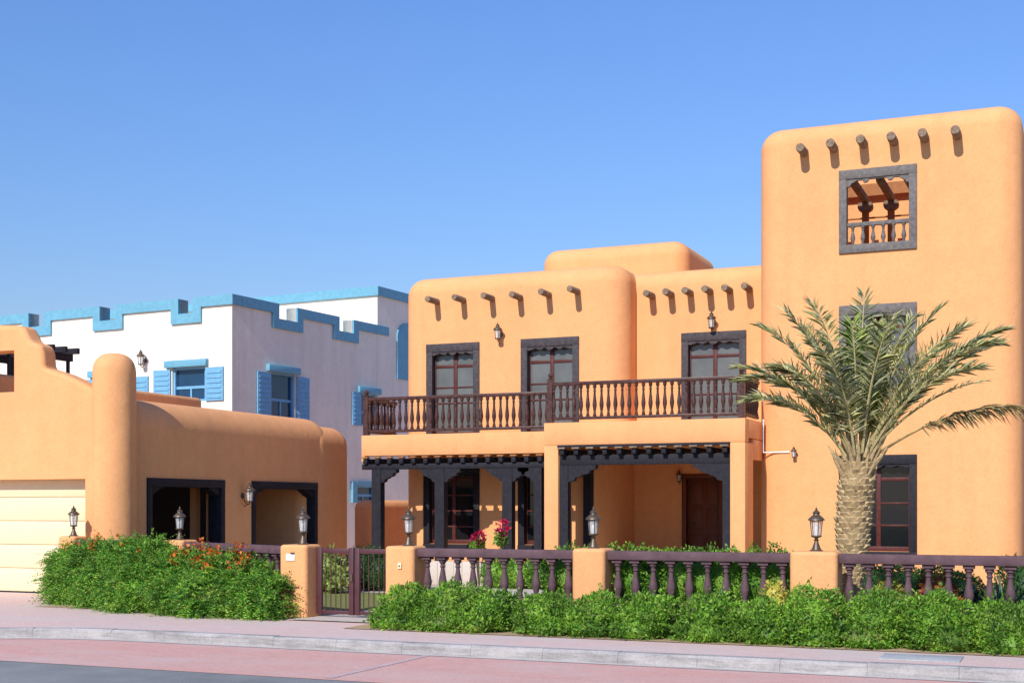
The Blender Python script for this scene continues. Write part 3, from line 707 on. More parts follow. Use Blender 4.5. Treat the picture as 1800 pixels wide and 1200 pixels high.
# plate and bell
x, z = PX(511, YF), PZ(511, 979, YF)
o = MB().box(x - 0.075, x + 0.075, YF - 0.014, YF - 0.001, z - 0.05, z + 0.05).build('name_plate', 'paper', None, (x, YF, z), bev=0.004)
MB().box(x + 0.01, x + 0.07, YF - 0.028, YF - 0.002, z + 0.052, z + 0.074).build('plate_clip', 'metal', o, (x, YF, z)); tag(o, 'small white name plate on the gate pillar', 'sign')
x, z = PX(703, YF), PZ(703, 994, YF)
o = MB().box(x - 0.03, x + 0.03, YF - 0.022, YF - 0.001, z - 0.045, z + 0.045).build('doorbell', 'cream', None, (x, YF, z), bev=0.006)
MB().lathe([(0.012, 0), (0.012, 0.01)], (0, 0, 0)).build('button', 'metal', o, (0, 0, 0)).rotation_euler = (R(90), 0, 0); o.children[0].location = (0, -0.02, 0)
tag(o, 'small cream doorbell box on the right gate pillar', 'doorbell')
# gate
ga, gb = g0[1] + 0.02, g1[0] - 0.02; gm = (ga + gb) / 2; yg = YF + 0.30
gate = thing('garden_gate', 'low double leaf maroon iron garden gate between two orange pillars', 'gate', (gm, yg, 0))
for (a, b) in ((ga, gm - 0.01), (gm + 0.01, gb)):
    l = MB()
    l.box(a, a + 0.08, yg - 0.025, yg + 0.025, 0.05, 1.04); l.box(b - 0.08, b, yg - 0.025, yg + 0.025, 0.05, 1.04)
    for z0, z1 in ((0.06, 0.11), (0.96, 1.03)): l.box(a + 0.08, b - 0.08, yg - 0.02, yg + 0.02, z0, z1)
    leaf = l.build('gate_leaf', 'gate', gate, bev=0.004)
    for k in range(5):
        x = a + 0.055 + (k + 1) * (b - a - 0.11) / 6
        MB().tube([(x, yg, 0.10), (x, yg, 0.97)], 0.009, 6).build('bar', 'gate', leaf)
MB().box(gm - 0.06, gm - 0.02, yg - 0.045, yg - 0.026, 0.55, 0.66).build('latch', 'metal', gate)

# ------------------------------------------------------------------ GARAGE
YG = 19.70; XW = -16.35
XD = PX(150, YG)                                   # right jamb of garage door
gar = thing('garage', 'orange adobe garage with rounded corner column, curved gable and cream door', 'garage', (-18.5, 22.0, 0))
def gz(px, py): return (PX(px, YG), PZ(px, py, YG))
prof = [gz(165, 685), gz(150, 676), gz(130, 665), gz(110, 656), gz(90, 650), gz(78, 646), gz(75, 640), gz(73.5, 618), gz(70, 608), gz(63, 603), gz(54, 600), gz(49, 594), gz(45, 585), gz(40, 576), gz(33, 572), gz(20, 571), gz(-30, 569)]
xl_ = -24.5
poly = [(PX(178, YG), 0.0), (PX(178, YG), prof[0][1] - 0.25), *prof, (xl_ + 2, prof[-1][1]), (xl_, 4.4), (xl_, 0.0)]
bm = bmesh.new(); n = len(poly)
fv = [bm.verts.new((x, YG, z)) for x, z in poly]; bv = [bm.verts.new((x, YG + 0.42, z)) for x, z in poly]
bm.faces.new(fv); bm.faces.new(list(reversed(bv)))
for i in range(n): bm.faces.new((fv[(i + 1) % n], fv[i], bv[i], bv[(i + 1) % n]))
bmesh.ops.recalc_face_normals(bm, faces=bm.faces[:])
ed = [e for e in bm.edges if abs(e.verts[0].co.y - e.verts[1].co.y) < 1e-5 and min(v.co.z for v in e.verts) > 1.0]
bmesh.ops.bevel(bm, geom=ed, offset=0.10, segments=5, profile=0.5, affect='EDGES', clamp_overlap=True)
zd = PZ(60, 842, YG)
finish(bake(bm, [(-30, XD, YG - 1, YG + 1, -1, zd), (-30, PX(25, YG), YG - 1, YG + 1, PZ(12, 689, YG), PZ(12, 616, YG))]), 'gable_wall', 'stucco', gar)
g = MB(); zz = 0.02; hp = (zd + 0.1) / 5
for k in range(5): g.box(-24.4, XD + 0.05, YG + 0.26, YG + 0.31, zz + k * hp + 0.006, zz + (k + 1) * hp - 0.006)
g.box(-24.4, XD + 0.05, YG + 0.285, YG + 0.30, zz, zz + 5 * hp)
gd = g.build('garage_door', 'cream', gar, bev=0.008)
MB().box(-24.4, XD + 0.05, YG + 0.25, YG + 0.315, 0.0, 0.024).build('seal_strip', 'black_wood', gd)
# column
xc = PX(201, YG + 0.30); rc = 0.40; zc = PZ(201, 617, YG + 0.0)
pr = [(rc * 1.04, 0), (rc * 1.02, 1.0), (rc, 2.2), (rc * 0.985, zc - 0.42)]
pr += [(rc * 0.985 * (max(0.0, 1 - t ** 2.6)) ** (1 / 2.6), zc - 0.42 + 0.42 * t) for t in (0.2, 0.4, 0.55, 0.68, 0.78, 0.86, 0.92, 0.96, 0.985, 0.999)]
pr = [(max(r_, 0.01), z_) for r_, z_ in pr]
MB().lathe(pr, (xc, YG + 0.30, 0), 40).build('corner_column', 'stucco', gar, ang=60)
# wing with two openings facing the garden
def YW(px): rx, ry = ray(px); return XW / (rx / ry)
o1, o2, o3, o4 = YW(258), YW(394), YW(442), YW(557); zt = 2.20
cuts = [(-20.6, XW - 0.45, 20.5, 27.2, 0.02, 3.1), (XW - 1, XW + 1, o1, o2, -1, zt), (XW - 1, XW + 1, o3, o4, -1, zt)]
rblock('wing_wall', gar, -20.85, XW, 20.1, 27.75, 0, 3.72, 0.64, 0.60, cuts)
rblock('wing_wall', gar, -20.8, XW + 0.03, 26.6, 28.55, 0, 3.56, 0.52, 0.48)
rblock('back_wall', gar, -25.0, -20.9, 20.12, PX(358, 1) and 28.7, 0, 4.45, 0.12, 0.10)
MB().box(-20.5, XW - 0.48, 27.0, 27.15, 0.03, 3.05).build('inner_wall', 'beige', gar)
MB().box(-18.7, -18.6, 20.6, 26.9, 0.03, 3.05).build('inner_shade_panel', 'black_wood', gar)  # added black panel, stands in for the deep shade inside
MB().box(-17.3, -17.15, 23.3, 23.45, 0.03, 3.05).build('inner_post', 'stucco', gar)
for ya, yb in ((o1, o2), (o3, o4)):
    f = MB(); fw = 0.14
    f.box(XW - 0.30, XW + 0.03, ya, ya + fw, 0, zt - 0.16); f.box(XW - 0.30, XW + 0.03, yb - fw, yb, 0, zt - 0.16); f.box(XW - 0.30, XW + 0.035, ya, yb, zt - 0.16, zt)
    fr = f.build('opening_frame', 'black_wood', gar, bev=0.006)
    for sd, y in ((1, ya + fw), (-1, yb - fw)):
        pts = [(0, 0), (0.50, 0), (0.47, -0.05), (0.38, -0.06), (0.34, -0.11), (0.24, -0.12), (0.2, -0.18), (0.08, -0.20), (0, -0.26)]
        q = [(y + sd * a * 0.72, zt - 0.162 + b * 0.72) for a, b in pts]
        MB().prismx(q if sd < 0 else list(reversed(q)), XW - 0.22, XW - 0.02).build('bracket', 'black_wood', fr)
# pergola on the garage roof
rp = thing('roof_pergola', 'dark wooden pergola on the garage roof behind the curved gable', 'pergola', (-21.6, 22.2, 4.45))
zt_ = 5.08
for x in (-21.0, -22.6): MB().box(x - 0.06, x + 0.06, 20.6, 23.9, zt_ - 0.16, zt_).build('beam', 'black_wood', rp)
for k in range(9): MB().box(-23.0, -20.75, 20.7 + k * 0.39, 20.78 + k * 0.39, zt_ + 0.002, zt_ + 0.13).build('slat', 'black_wood', rp)
for x in (-21.0, -22.6):
    for k in range(6): y = 20.8 + k * 0.6; MB().box(x - 0.03, x + 0.03, y - 0.03, y + 0.03, 4.44, zt_ - 0.16).build('post', 'black_wood', rp)
yv = YW(426); wall_lamp(XW, yv, PZ(426, 880, yv), (1, 0, 0), 'wall lantern between the two dark garage openings', 1.1)

# boundary wall behind the garage wing
bwl = rblock('boundary_wall', None, -17.35, -16.75, 30.2, 44.0, 0, 1.82, 0.2, 0.22, off=Vector((-17, 37, 0)))
tag(bwl, 'low orange boundary wall with rounded top beyond the garage', 'wall')

# ------------------------------------------------------------------ WHITE NEIGHBOUR HOUSE (local frame: x along sunlit front, y along shaded side)
dC = 38.0; rC = ray(408); C0 = Vector((rC[0] * dC, rC[1] * dC, 0)); ROT = R(-4.95)
u = Vector((math.cos(ROT), math.sin(ROT), 0)); vv = Vector((-math.sin(ROT), math.cos(ROT), 0))
def LX(px, yy=0.0):
    """local x of pixel column on the plane local y = yy"""
    rx, ry = ray(px); a = Matrix(((rx, -u.x), (ry, -u.y))); b = Vector((C0.x + vv.x * yy, C0.y + vv.y * yy)); s = a.inverted() @ b; return s[1]
def LY(px, xx=0.0):
    rx, ry = ray(px); a = Matrix(((rx, -vv.x), (ry, -vv.y))); b = Vector((C0.x + u.x * xx, C0.y + u.y * xx)); s = a.inverted() @ b; return s[1]
def LZ(py, lx_, ly_):
    p = C0 + u * lx_ + vv * ly_; d = p.x * -SN + p.y * CS; return EYE + (HOR - py) * d / FOC
wh = thing('white_house', 'white neighbouring house with blue crenellated parapet and blue shutters', 'house', C0, ROT, local=True)
ZT = LZ(517, 0, 0); TR = 0.29; ND = 0.44
YE = LY(680)
# front notches (x centre) and side notches (y range)
fn = [(LX(a), LX(b)) for a, b in ((316, 342), (178, 205), (53, 80))]
fn += [(fn[2][0] - 2.9, fn[2][1] - 2.9), (fn[2][0] - 5.8, fn[2][1] - 5.8)]
sn = [(LY(488), LY(520)), (LY(594), LY(619))]
zn = ZT - ND
bmx = bmesh.new(); bmesh.ops.create_cube(bmx, size=1)
for v in bmx.verts: v.co = ((v.co.x - 0.5) * 20, (v.co.y + 0.5) * YE, (v.co.z + 0.5) * (ZT - 0.01))
wc = [(-20 + 0.35, -0.35, 0.35, YE - 0.35, ZT - 1.2, ZT + 1)]
wc += [(a, b, -1, 0.5, zn - 0.01, ZT + 1) for a, b in fn] + [(-0.5, 1, a, b, zn - 0.01, ZT + 1) for a, b in sn]
wins_f = [(LX(303), LX(361), LZ(706, LX(330), 0), LZ(645, LX(330), 0)), (LX(168), LX(228), LZ(722, LX(200), 0), LZ(662, LX(200), 0)), (LX(30), LX(90), LZ(740, LX(60), 0), LZ(678, LX(60), 0))]
wins_s = [(LY(476), LY(519), LZ(738, 0, LY(500)), LZ(656, 0, LY(500)))]
wc += [(a, b, -1, 0.22, z0, z1) for a, b, z0, z1 in wins_f] + [(-0.22, 1, a, b, z0, z1) for a, b, z0, z1 in wins_s]
wy0, wy1 = LY(634), LY(662); wz0, wz1 = LZ(748, 0, wy0), LZ(690, 0, wy0)
wc.append((-0.22, 1, wy0, wy1, wz0, wz1))
ly0, ly1 = LY(624), LY(660); lz0, lz1 = LZ(883, 0, ly0), LZ(852, 0, ly0)
wc.append((-0.22, 1, ly0, ly1, lz0, lz1))
finish(bake(bmx, wc), 'wall', 'white', wh)
def trim(length0, length1, notches, plane):
    """blue band following the crenellation; s runs along the wall"""
    path = [(length0, ZT)]
    for a, b in notches: path += [(a, ZT), (a, zn), (b, zn), (b, ZT)]
    path.append((length1, ZT))
    up = path; lo = [(length0, ZT - TR)]
    for a, b in notches: lo += [(a - TR, ZT - TR), (a - TR, zn - TR), (b + TR, zn - TR), (b + TR, ZT - TR)]
    lo.append((length1, ZT - TR))
    mb = MB()
    for i in range(len(up) - 1):
        q = [lo[i], lo[i + 1], up[i + 1], up[i]]
        if plane == 'f': mb.prism(q, -0.07, 0.36)
        else: mb.prismx(q, -0.36, 0.07)
    return mb
trim(-20.07, 0.07, sorted(fn), 'f').build('parapet_trim', 'aqua', wh)
trim(0.372, YE + 0.03, sn, 's').build('parapet_trim', 'aqua', wh)
# taller rear block
YR = YE - 0.6; XR2 = 0.02
ZR2 = LZ(507, 0, LY(676))
bb = MB().box(-12, XR2, YR, YR + 8, 0, ZR2 - 0.3).build('rear_wall', 'white', wh)
MB().box(-12, XR2 + 0.08, YR - 0.08, YR + 8, ZR2 - 0.30, ZR2).build('parapet_trim', 'aqua', wh)
def shutter(mb_, T, x0, x1, z0, z1, n):
    m = MB(T); m.box(x0, x1, -0.055, -0.012, z0, z1)
    k = int((z1 - z0) / 0.14)
    for i in range(k):
        z = z0 + 0.07 + i * (z1 - z0 - 0.1) / k; m.box(x0 + 0.06, x1 - 0.06, -0.075, -0.055, z, z + 0.06)
    m.build('shutter', 'blue', mb_, off=(0, 0, 0))
def nwin(T, x0, x1, z0, z1, shut=True, hood=True, sw=None):
    f = MB(T)
    f.box(x0, x0 + 0.07, 0.05, 0.20, z0, z1); f.box(x1 - 0.07, x1, 0.05, 0.20, z0, z1); f.box(x0 + .07, x1 - .07, 0.05, 0.20, z1 - 0.07, z1); f.box(x0 + .07, x1 - .07, 0.05, 0.20, z0, z0 + 0.07)
    zm = z0 + (z1 - z0) * 0.42; xm = (x0 + x1) / 2
    f.box(x0 + .07, x1 - .07, 0.10, 0.17, zm - 0.04, zm + 0.04); f.box(xm - 0.03, xm + 0.03, 0.10, 0.17, z0 + .07, zm - 0.04)
    w = f.build('window', 'blue', wh, off=(0, 0, 0))
    MB(T).box(x0 + 0.03, x1 - 0.03, 0.13, 0.14, z0 + 0.03, z1 - 0.03).build('pane', 'glass_blue', w, off=(0, 0, 0))
    if shut:
        sw = sw or (x1 - x0) * 0.52
        shutter(w, T, x0 - 0.04 - sw, x0 - 0.04, z0, z1 - 0.05, 8); shutter(w, T, x1 + 0.04, x1 + 0.04 + sw, z0, z1 - 0.05, 8)
    if hood: MB(T).box(x0 - 0.22, x1 + 0.12, -0.13, 0.0, z1, z1 + 0.20).build('window_hood', 'aqua', w, off=(0, 0, 0), bev=0.01)
for a in wins_f: nwin(None, *a)
TS = Matrix(((0, -1, 0, 0), (1, 0, 0, 0), (0, 0, 1, 0), (0, 0, 0, 1)))       # (s, out, z) -> side face: x = -out, y = s
for a in wins_s: nwin(TS, *a)
nwin(TS, wy0, wy1, wz0, wz1, shut=False); nwin(TS, ly0, ly1, lz0, lz1, shut=False, hood=False)
shutter(wh, TS, wy0 - 0.5, wy0 - 0.04, wz0, wz1, 8)
MB(TS).box(ly0 - 0.25, ly0 - 0.001, -0.10, 0.0, lz0, lz1 + 0.1).box(ly0, ly1 + 0.2, -0.10, 0.0, lz1, lz1 + 0.12).build('window_surround', 'aqua', wh, off=(0, 0, 0))
# arched window on the rear block
ya, za = LY(697, XR2), LZ(665, 0, LY(694)); zb = LZ(590, 0, LY(694))
arc = [(ya, za), (ya + 1.3, za), (ya + 1.3, zb)] + [(ya + 0.65 + 0.65 * math.cos(t), zb + 0.5 * math.sin(t)) for t in np.linspace(0.2, math.pi - 0.2, 9)] + [(ya, zb)]
MB().prismx(arc, XR2 - 0.05, XR2 + 0.05).build('arched_window', 'aqua', wh, off=(0, 0, 0))
w = C0 + u * LX(256) ; z = LZ(641, LX(256), 0)
wall_lamp(w.x, w.y, z, tuple(-vv), 'wall lantern on the sunlit white wall between blue shutters', 1.2, group='wall lantern on the white house')

# ------------------------------------------------------------------ PALM
rp_ = random.Random(11); npr = np.random.default_rng(3)
YP = 17.95
pb = at(1487, 1060, YP); pb.z = 0.0; ptop = at(1508, 815, YP)
palm = thing('date_palm', 'young date palm with scaly trunk and grey green fronds behind the fence', 'palm tree', pb)
tr = MB()
def taxis(t): return Vector((pb.x + (ptop.x - pb.x) * t, YP, ptop.z * t))
def trad(t): return 0.142 + 0.088 * min(1, max(0, (t - 0.15) / 0.5)) - 0.03 * max(0, (t - 0.85) / 0.15)
tr.tube([taxis(t) for t in np.linspace(0, 1.06, 14)], [trad(t) * 0.88 for t in np.linspace(0, 1.06, 14)], 20)
tr.build('trunk', 'fibre', palm); tr = MB()
rows = 31
for i in range(rows):                                        # overlapping cut leaf bases in a spiral
    t = (i + 0.5) / rows
    for k in range(9):
        a = 2 * math.pi * (k + 0.5 * (i % 2) + 0.08 * i) / 9 + rp_.uniform(-0.06, 0.06)
        c = taxis(t); r = trad(t) * 0.86; o = Vector((math.cos(a), math.sin(a), 0)); s = Vector((-o.y, o.x, 0)); zv = Vector((0, 0, 1))
        w = r * 0.44 * rp_.uniform(0.85, 1.1); h = 0.060 * rp_.uniform(0.75, 1.25); out = r * rp_.uniform(0.14, 0.36)
        p0 = c + o * r
        vs = [p0 - s * w - zv * 0.005, p0 + s * w - zv * 0.005, p0 + s * w * 0.55 + o * out + zv * h * 0.75, p0 - s * w * 0.55 + o * out + zv * h * 0.75,
              p0 - s * w * 0.7 + zv * h * 1.05, p0 + s * w * 0.7 + zv * h * 1.05, p0 + o * out * 0.3 - zv * 0.045, p0 + o * (out + 0.006) + zv * h * 0.66]
        tr.add(vs, [(0, 6, 7, 3), (6, 1, 2, 7), (3, 7, 2), (3, 2, 5, 4), (0, 3, 4), (1, 5, 2)])
tr.build('leaf_bases', 'trunk', palm, ang=20)
st = MB()
for k in range(60):                                          # fibrous stalk stubs at the crown
    a = rp_.uniform(0, 2 * math.pi); e = rp_.uniform(0.85, 1.42); t = rp_.uniform(0.88, 1.06); c = taxis(t); o = Vector((math.cos(a), math.sin(a), 0)); r = trad(t) * 0.85
    d_ = o * math.cos(e) + Vector((0, 0, math.sin(e))); L = rp_.uniform(0.12, 0.42)
    st.tube([c + o * r, c + o * r + d_ * L * 0.6, c + o * r + d_ * L + Vector((0, 0, 0.02))], [0.036, 0.022, 0.006], 5)
st.build('stalk_stubs', 'trunk', palm)
CR = taxis(1.04)
def frond(az, el, L, droop, mat='palm', twist=0.0, leaf=0.38, nl=64, curl=0.0, seed=0, start=0.20):
    """curved stalk with two rows of stiff leaflets, az measured from +X towards +Y"""
    r = random.Random(seed); nr = np.random.default_rng(seed)
    h = Vector((math.cos(az), math.sin(az), 0)); sd = Vector((-h.y, h.x, 0)); p = CR + h * 0.10 + Vector((0, 0, r.uniform(-0.15, 0.10)))
    n = 24; pts = [p.copy()]; e = el
    for i in range(n):
        f = i / n; e2 = el - droop * f ** 1.6
        d = h * math.cos(e2) + Vector((0, 0, math.sin(e2))) + sd * curl * f
        p = p + d.normalized() * (L / n); pts.append(p.copy())
    fr = MB(); fr.tube(pts, [0.020 * (1 - i / n) ** 0.8 + 0.003 for i in range(n + 1)], 5)
    fo = fr.build('frond', 'palm_dry' if mat == 'palm_dry' else 'rachis', palm)
    vs = []
    for i in range(nl * 2):
        f = start + (1 - start) * (i // 2 + r.random() * 0.6) / nl; q = min(f, 0.999) * n; j = int(q); w = q - j
        c = pts[j].lerp(pts[j + 1], w); d = (pts[j + 1] - pts[j]).normalized()
        sv = d.cross(Vector((0, 0, 1))).normalized() if abs(d.z) < 0.98 else sd; up = sv.cross(d)
        sgn = 1 if i % 2 else -1
        ln = leaf * (0.35 + 0.65 * math.sin(min(1, (f - start) / (1 - start) * 1.25 + 0.16) * math.pi * 0.62 + 0.2)) * r.uniform(0.82, 1.12)
        if f > 0.88: ln *= 1 - (f - 0.88) * 2.2
        vee = r.uniform(0.05, 0.85) + twist
        ang = r.uniform(0.70, 1.05) if f < 0.9 else r.uniform(0.35, 0.8)
        ld = d * math.cos(ang) + (sv * sgn * math.cos(vee) + up * math.sin(vee)) * math.sin(ang)
        if mat == 'palm_dry': ld = ld * 0.7 + Vector((0, 0, -0.75)) * r.uniform(0.2, 1)
        ld.normalize(); wv = ld.cross(Vector((r.uniform(-.8, .8), r.uniform(-1.2, -0.1), r.uniform(-.2, 1.2)))).normalized() * r.uniform(0.0065, 0.0105)
        dr = Vector((0, 0, -r.uniform(0.10, 0.34) * ln))
        b0 = c; m = c + ld * ln * 0.4; tip = c + ld * ln + dr
        vs += [b0, m + wv, tip, m - wv]
    leafobj('leaflets', np.array([tuple(v) for v in vs]), mat, fo)
k = 0
def fr_px(tx, ty, dy, droop, mat='palm', **kw):
    """frond whose tip reaches a chosen spot (dy = how far behind the trunk the tip lies)"""
    global k
    tip = at(tx, ty, YP + dy); v = tip - CR; hx = math.hypot(v.x, v.y); az = math.atan2(v.y, v.x)
    L = v.length * 1.03; droop = droop + 0.18; el = math.atan2(v.z, hx) + droop * 0.42
    k += 1; frond(az, el, L, droop, mat, seed=k, **kw)
for a in ((1300, 640, -0.3, 0.85), (1306, 690, 0.4, 0.95), (1318, 700, -0.7, 1.0), (1340, 572, 0.2, 0.65), (1385, 556, -0.5, 0.55), (1432, 548, 0.5, 0.40), (1420, 575, 0.9, 0.5),
          (1517, 515, 0.2, 0.12), (1565, 560, -0.8, 0.5), (1600, 565, 0.7, 0.4), (1648, 545, 0.4, 0.45), (1690, 580, -0.4, 0.6),
          (1762, 580, 0.2, 0.62), (1748, 600, 0.7, 0.6), (1745, 628, -0.6, 0.75), (1715, 650, -0.9, 0.85), (1365, 650, -1.1, 0.9), (1450, 610, -1.3, 0.8), (1660, 620, 1.1, 0.6), (1540, 585, 1.0, 0.4)):
    fr_px(*a)
for a in ((1535, 575, 0.3, 0.2), (1500, 585, -0.2, 0.25), (1560, 590, 0.2, 0.3)): fr_px(*a, mat='palm_young')
fr_px(1725, 682, 0.2, 0.55, leaf=0.16, nl=34, start=0.4)
fr_px(1812, 722, -0.1, 0.62, mat='palm_dry', leaf=0.30, start=0.36, nl=80)
for i in range(2):
    k += 1; frond(rp_.uniform(0, 6.28), rp_.uniform(0.85, 1.35), rp_.uniform(1.2, 1.75), rp_.uniform(0.3, 0.6), seed=k)

# ------------------------------------------------------------------ HEDGES AND PLANTS
rh = random.Random(21)
bl = []
x = PX(722, 16.35)
while x < 1.2:                                              # right hedge: a row of merged plants
    s = rh.uniform(0.9, 1.1)
    bl.append((x, 16.28 + rh.uniform(-0.05, 0.05), 0.24, 0.40 * s, 0.46, 0.33 * s * rh.uniform(0.80, 1.25)))
    bl.append((x + rh.uniform(-.15, .15), 16.05, 0.10, 0.40, 0.34, 0.22)); x += rh.uniform(0.56, 0.82)
shrub('hedge', 'long bright green leafy hedge along the pavement in front of the right fence', 'hedge', bl, 52000, 0.050, 'hedge', 31, shoot=0.02, sl=0.11, off=(-4.0, 16.3, 0))
def compound(t, P, D, n, seed, mat='bush', L=0.25, ls=0.042):
    """feathery leaves: a stalk with pairs of leaflets"""
    r = np.random.default_rng(seed); idx = r.choice(len(P), n); p = P[idx]
    d = D[idx] / np.linalg.norm(D[idx], axis=1, keepdims=True) * 0.8 + r.normal(size=(n, 3)) * 0.6; d[:, 2] += 0.25; d /= np.linalg.norm(d, axis=1, keepdims=True)
    s = np.cross(d, np.array([0, 0, 1.0]) + r.normal(size=(n, 3)) * 0.4); s /= np.linalg.norm(s, axis=1, keepdims=True)
    out = []; LL = L * r.choice([0.6, 0.8, 1.0, 1.2, 1.7], (n, 1), p=[.2, .3, .25, .17, .08]) * r.uniform(0.85, 1.15, (n, 1))
    for q in np.linspace(0.15, 1, 8):
        c = p + d * LL * q; c[:, 2] -= (LL[:, 0] * q ** 2 * 0.35)
        for sg in (-1, 1): out.append(leaves(c, s * sg + d * 0.55 + r.normal(size=(n, 3)) * 0.12, ls, 0.42, seed + int(q * 50) + sg, 0.25))
    leafobj('foliage', np.vstack(out), mat, t)
def flowering(name, label, blobs, n, seed, nf, region=None, group=None):
    cx = sum(b[0] for b in blobs) / len(blobs); cy = sum(b[1] for b in blobs) / len(blobs)
    t = thing(name, label, 'shrub', (cx, cy, 0), 0, group)
    P, D = blob_pts(blobs, 9000, seed, 0.03, 0.22)
    compound(t, P, D, n, seed); core(blobs, t, 'bush', 0.7)
    r = np.random.default_rng(seed + 3)
    cand = P if region is None else P[region(P)]
    if nf and len(cand):
        c = cand[r.choice(len(cand), nf)] + r.normal(size=(nf, 3)) * 0.03
        pts = np.repeat(c, 12, 0) + r.normal(size=(nf * 12, 3)) * np.array([0.035, 0.035, 0.05]); pts[:, 2] += np.repeat(r.uniform(0.06, 0.24, nf), 12)
        leafobj('blossoms', leaves(pts, r.normal(size=pts.shape) + np.array([0, 0, 0.3]), 0.055, 0.85, seed + 5), 'orange_fl', t)
    tw = MB(); rr = random.Random(seed)
    for i in range(16):
        b = rr.choice(blobs); a = Vector((b[0] + rr.uniform(-.3, .3), b[1] + rr.uniform(-.2, .2), 0)); e = a + Vector((rr.uniform(-.3, .3), rr.uniform(-.4, .1), b[2] + b[5] * rr.uniform(0.5, 0.9)))
        tw.tube([a, a.lerp(e, 0.5) + Vector((0.04, 0.02, 0)), e], [0.014, 0.009, 0.003], 5)
    tw.build('stems', 'twig', t)
def lb(px, Y, zc, rx, ry, rz): return (PX(px, Y), Y, zc, rx, ry, rz)
B1 = [lb(147, 18.40, 0.46, 0.48, 0.52, 0.46), lb(134, 18.1, 0.28, 0.42, 0.45, 0.36), lb(172, 18.10, 0.54, 0.48, 0.50, 0.40), lb(190, 17.65, 0.25, 0.48, 0.45, 0.33), lb(130, 18.5, 0.62, 0.36, 0.36, 0.20)]
B2 = [lb(235, 17.85, 0.58, 0.55, 0.58, 0.44), lb(268, 17.6, 0.64, 0.42, 0.5, 0.42), lb(250, 17.2, 0.28, 0.65, 0.5, 0.38), lb(310, 17.4, 0.45, 0.5, 0.5, 0.40)]
B3 = [lb(350, 17.45, 0.46, 0.50, 0.50, 0.38), lb(400, 17.25, 0.46, 0.48, 0.45, 0.38), lb(440, 17.0, 0.36, 0.45, 0.42, 0.36), lb(380, 16.85, 0.25, 0.6, 0.5, 0.32), lb(466, 16.75, 0.26, 0.36, 0.34, 0.30), lb(330, 16.95, 0.25, 0.5, 0.45, 0.3)]
GR = 'feathery flowering shrubs left of the gate'
flowering('flowering_shrub', 'feathery dark green shrub at the cream garage door, leftmost of three', B1, 4600, 41, 16, lambda P: P[:, 2] > 0.6, GR)
flowering('flowering_shrub', 'tall bright green feathery shrub in the middle of the left bed, with few flowers', B2, 4200, 52, 12, None, GR)
flowering('flowering_shrub', 'feathery green shrub topped with orange blossoms beside the gate pillar', B3, 4600, 63, 60, lambda P: (P[:, 2] > 0.58) & (P[:, 0] < PX(450, 17.2)), GR)

# clipped hedge behind the middle bay
x0, x1 = PX(985, 17.8), PX(1380, 17.7)
bl = [(x0 + 0.2 + i * 0.33, 17.56, 0.62, 0.36, 0.34, 0.48) for i in range(int((x1 - x0 - 0.2) / 0.33) + 1)]
shrub('clipped_hedge', 'clipped green hedge pressing through the balustrade left of the wide pillar', 'hedge', bl, 14000, 0.045, 'hedge', 71, shoot=0.01, sl=0.08)
bl = [(PX(1530, 23), 23.4, 0.28, 0.5, 0.5, 0.34), (PX(1580, 23), 23.4, 0.30, 0.6, 0.55, 0.36), (PX(1640, 23), 23.4, 0.30, 0.6, 0.55, 0.34), (PX(1683, 23), 23.3, 0.24, 0.42, 0.5, 0.30)]
shrub('round_bush', 'dark green rounded bush below the tower seen through the right balustrade', 'bush', bl, 9000, 0.045, 'box', 72, shoot=0.0)
bl = [(PX(640, 23), 23.0, 0.38, 0.50, 0.45, 0.46), (PX(668, 23), 23.0, 0.36, 0.45, 0.45, 0.42), (PX(700, 23), 23.2, 0.3, 0.45, 0.4, 0.4)]
shrub('round_bush', 'dark green rounded bush seen through the right leaf of the iron gate', 'bush', bl, 7000, 0.05, 'box', 73, shoot=0.01)
bl = [(PX(578, 22), 22.0, 0.40, 0.22, 0.22, 0.42), (PX(592, 22), 22.0, 0.34, 0.26, 0.22, 0.30), (PX(568, 22), 22.0, 0.18, 0.2, 0.2, 0.2)]
shrub('lime_shrub', 'pale lime leafed shrub seen through the left leaf of the iron gate', 'shrub', bl, 500, 0.13, 'lime', 74, aspect=0.55, shoot=0.0)
bl = [(PX(px, 24.6), 24.6 + 0.2 * (i % 2), 0.28, 0.30, 0.28, 0.36) for i, px in enumerate((872, 890, 912, 934, 950))]
shrub('terrace_bush', 'leafy green bush in front of the pale terrace wall', 'bush', bl, 3500, 0.06, 'hedge', 75, shoot=0.01)
bl = [(PX(1368, 17.0), 16.78, 0.50, 0.16, 0.12, 0.22), (PX(1380, 17.0), 16.78, 0.36, 0.18, 0.12, 0.20)]
shrub('yellow_shrub', 'small yellow green shrub against the left side of the wide pillar', 'shrub', bl, 420, 0.055, 'yellow', 76, shoot=0.0)
bl = [(PX(1566, 17.5), 17.45, 0.56, 0.17, 0.15, 0.14), (PX(1578, 17.5), 17.4, 0.46, 0.15, 0.15, 0.14)]
shrub('croton_plant', 'yellow leafed plant behind the balustrade right of the palm', 'plant', bl, 300, 0.085, 'yellow', 77, shoot=0.0, aspect=0.4)
bl = [(PX(1648, 17.5), 17.5, 0.60, 0.20, 0.16, 0.17), (PX(1658, 17.5), 17.5, 0.46, 0.18, 0.16, 0.18)]
shrub('coleus_plant', 'rust red leafed plant behind the right balustrade', 'plant', bl, 380, 0.085, 'rust', 78, shoot=0.0, aspect=0.45)
bl = [(PX(1690, 17.8), 17.9, 0.34, 0.28, 0.2, 0.26), (PX(1720, 17.8), 17.9, 0.34, 0.26, 0.2, 0.22)]
shrub('leafy_plant', 'low pale green leafy plant between the rust plant and the agave', 'plant', bl, 700, 0.08, 'box', 79, shoot=0.0)
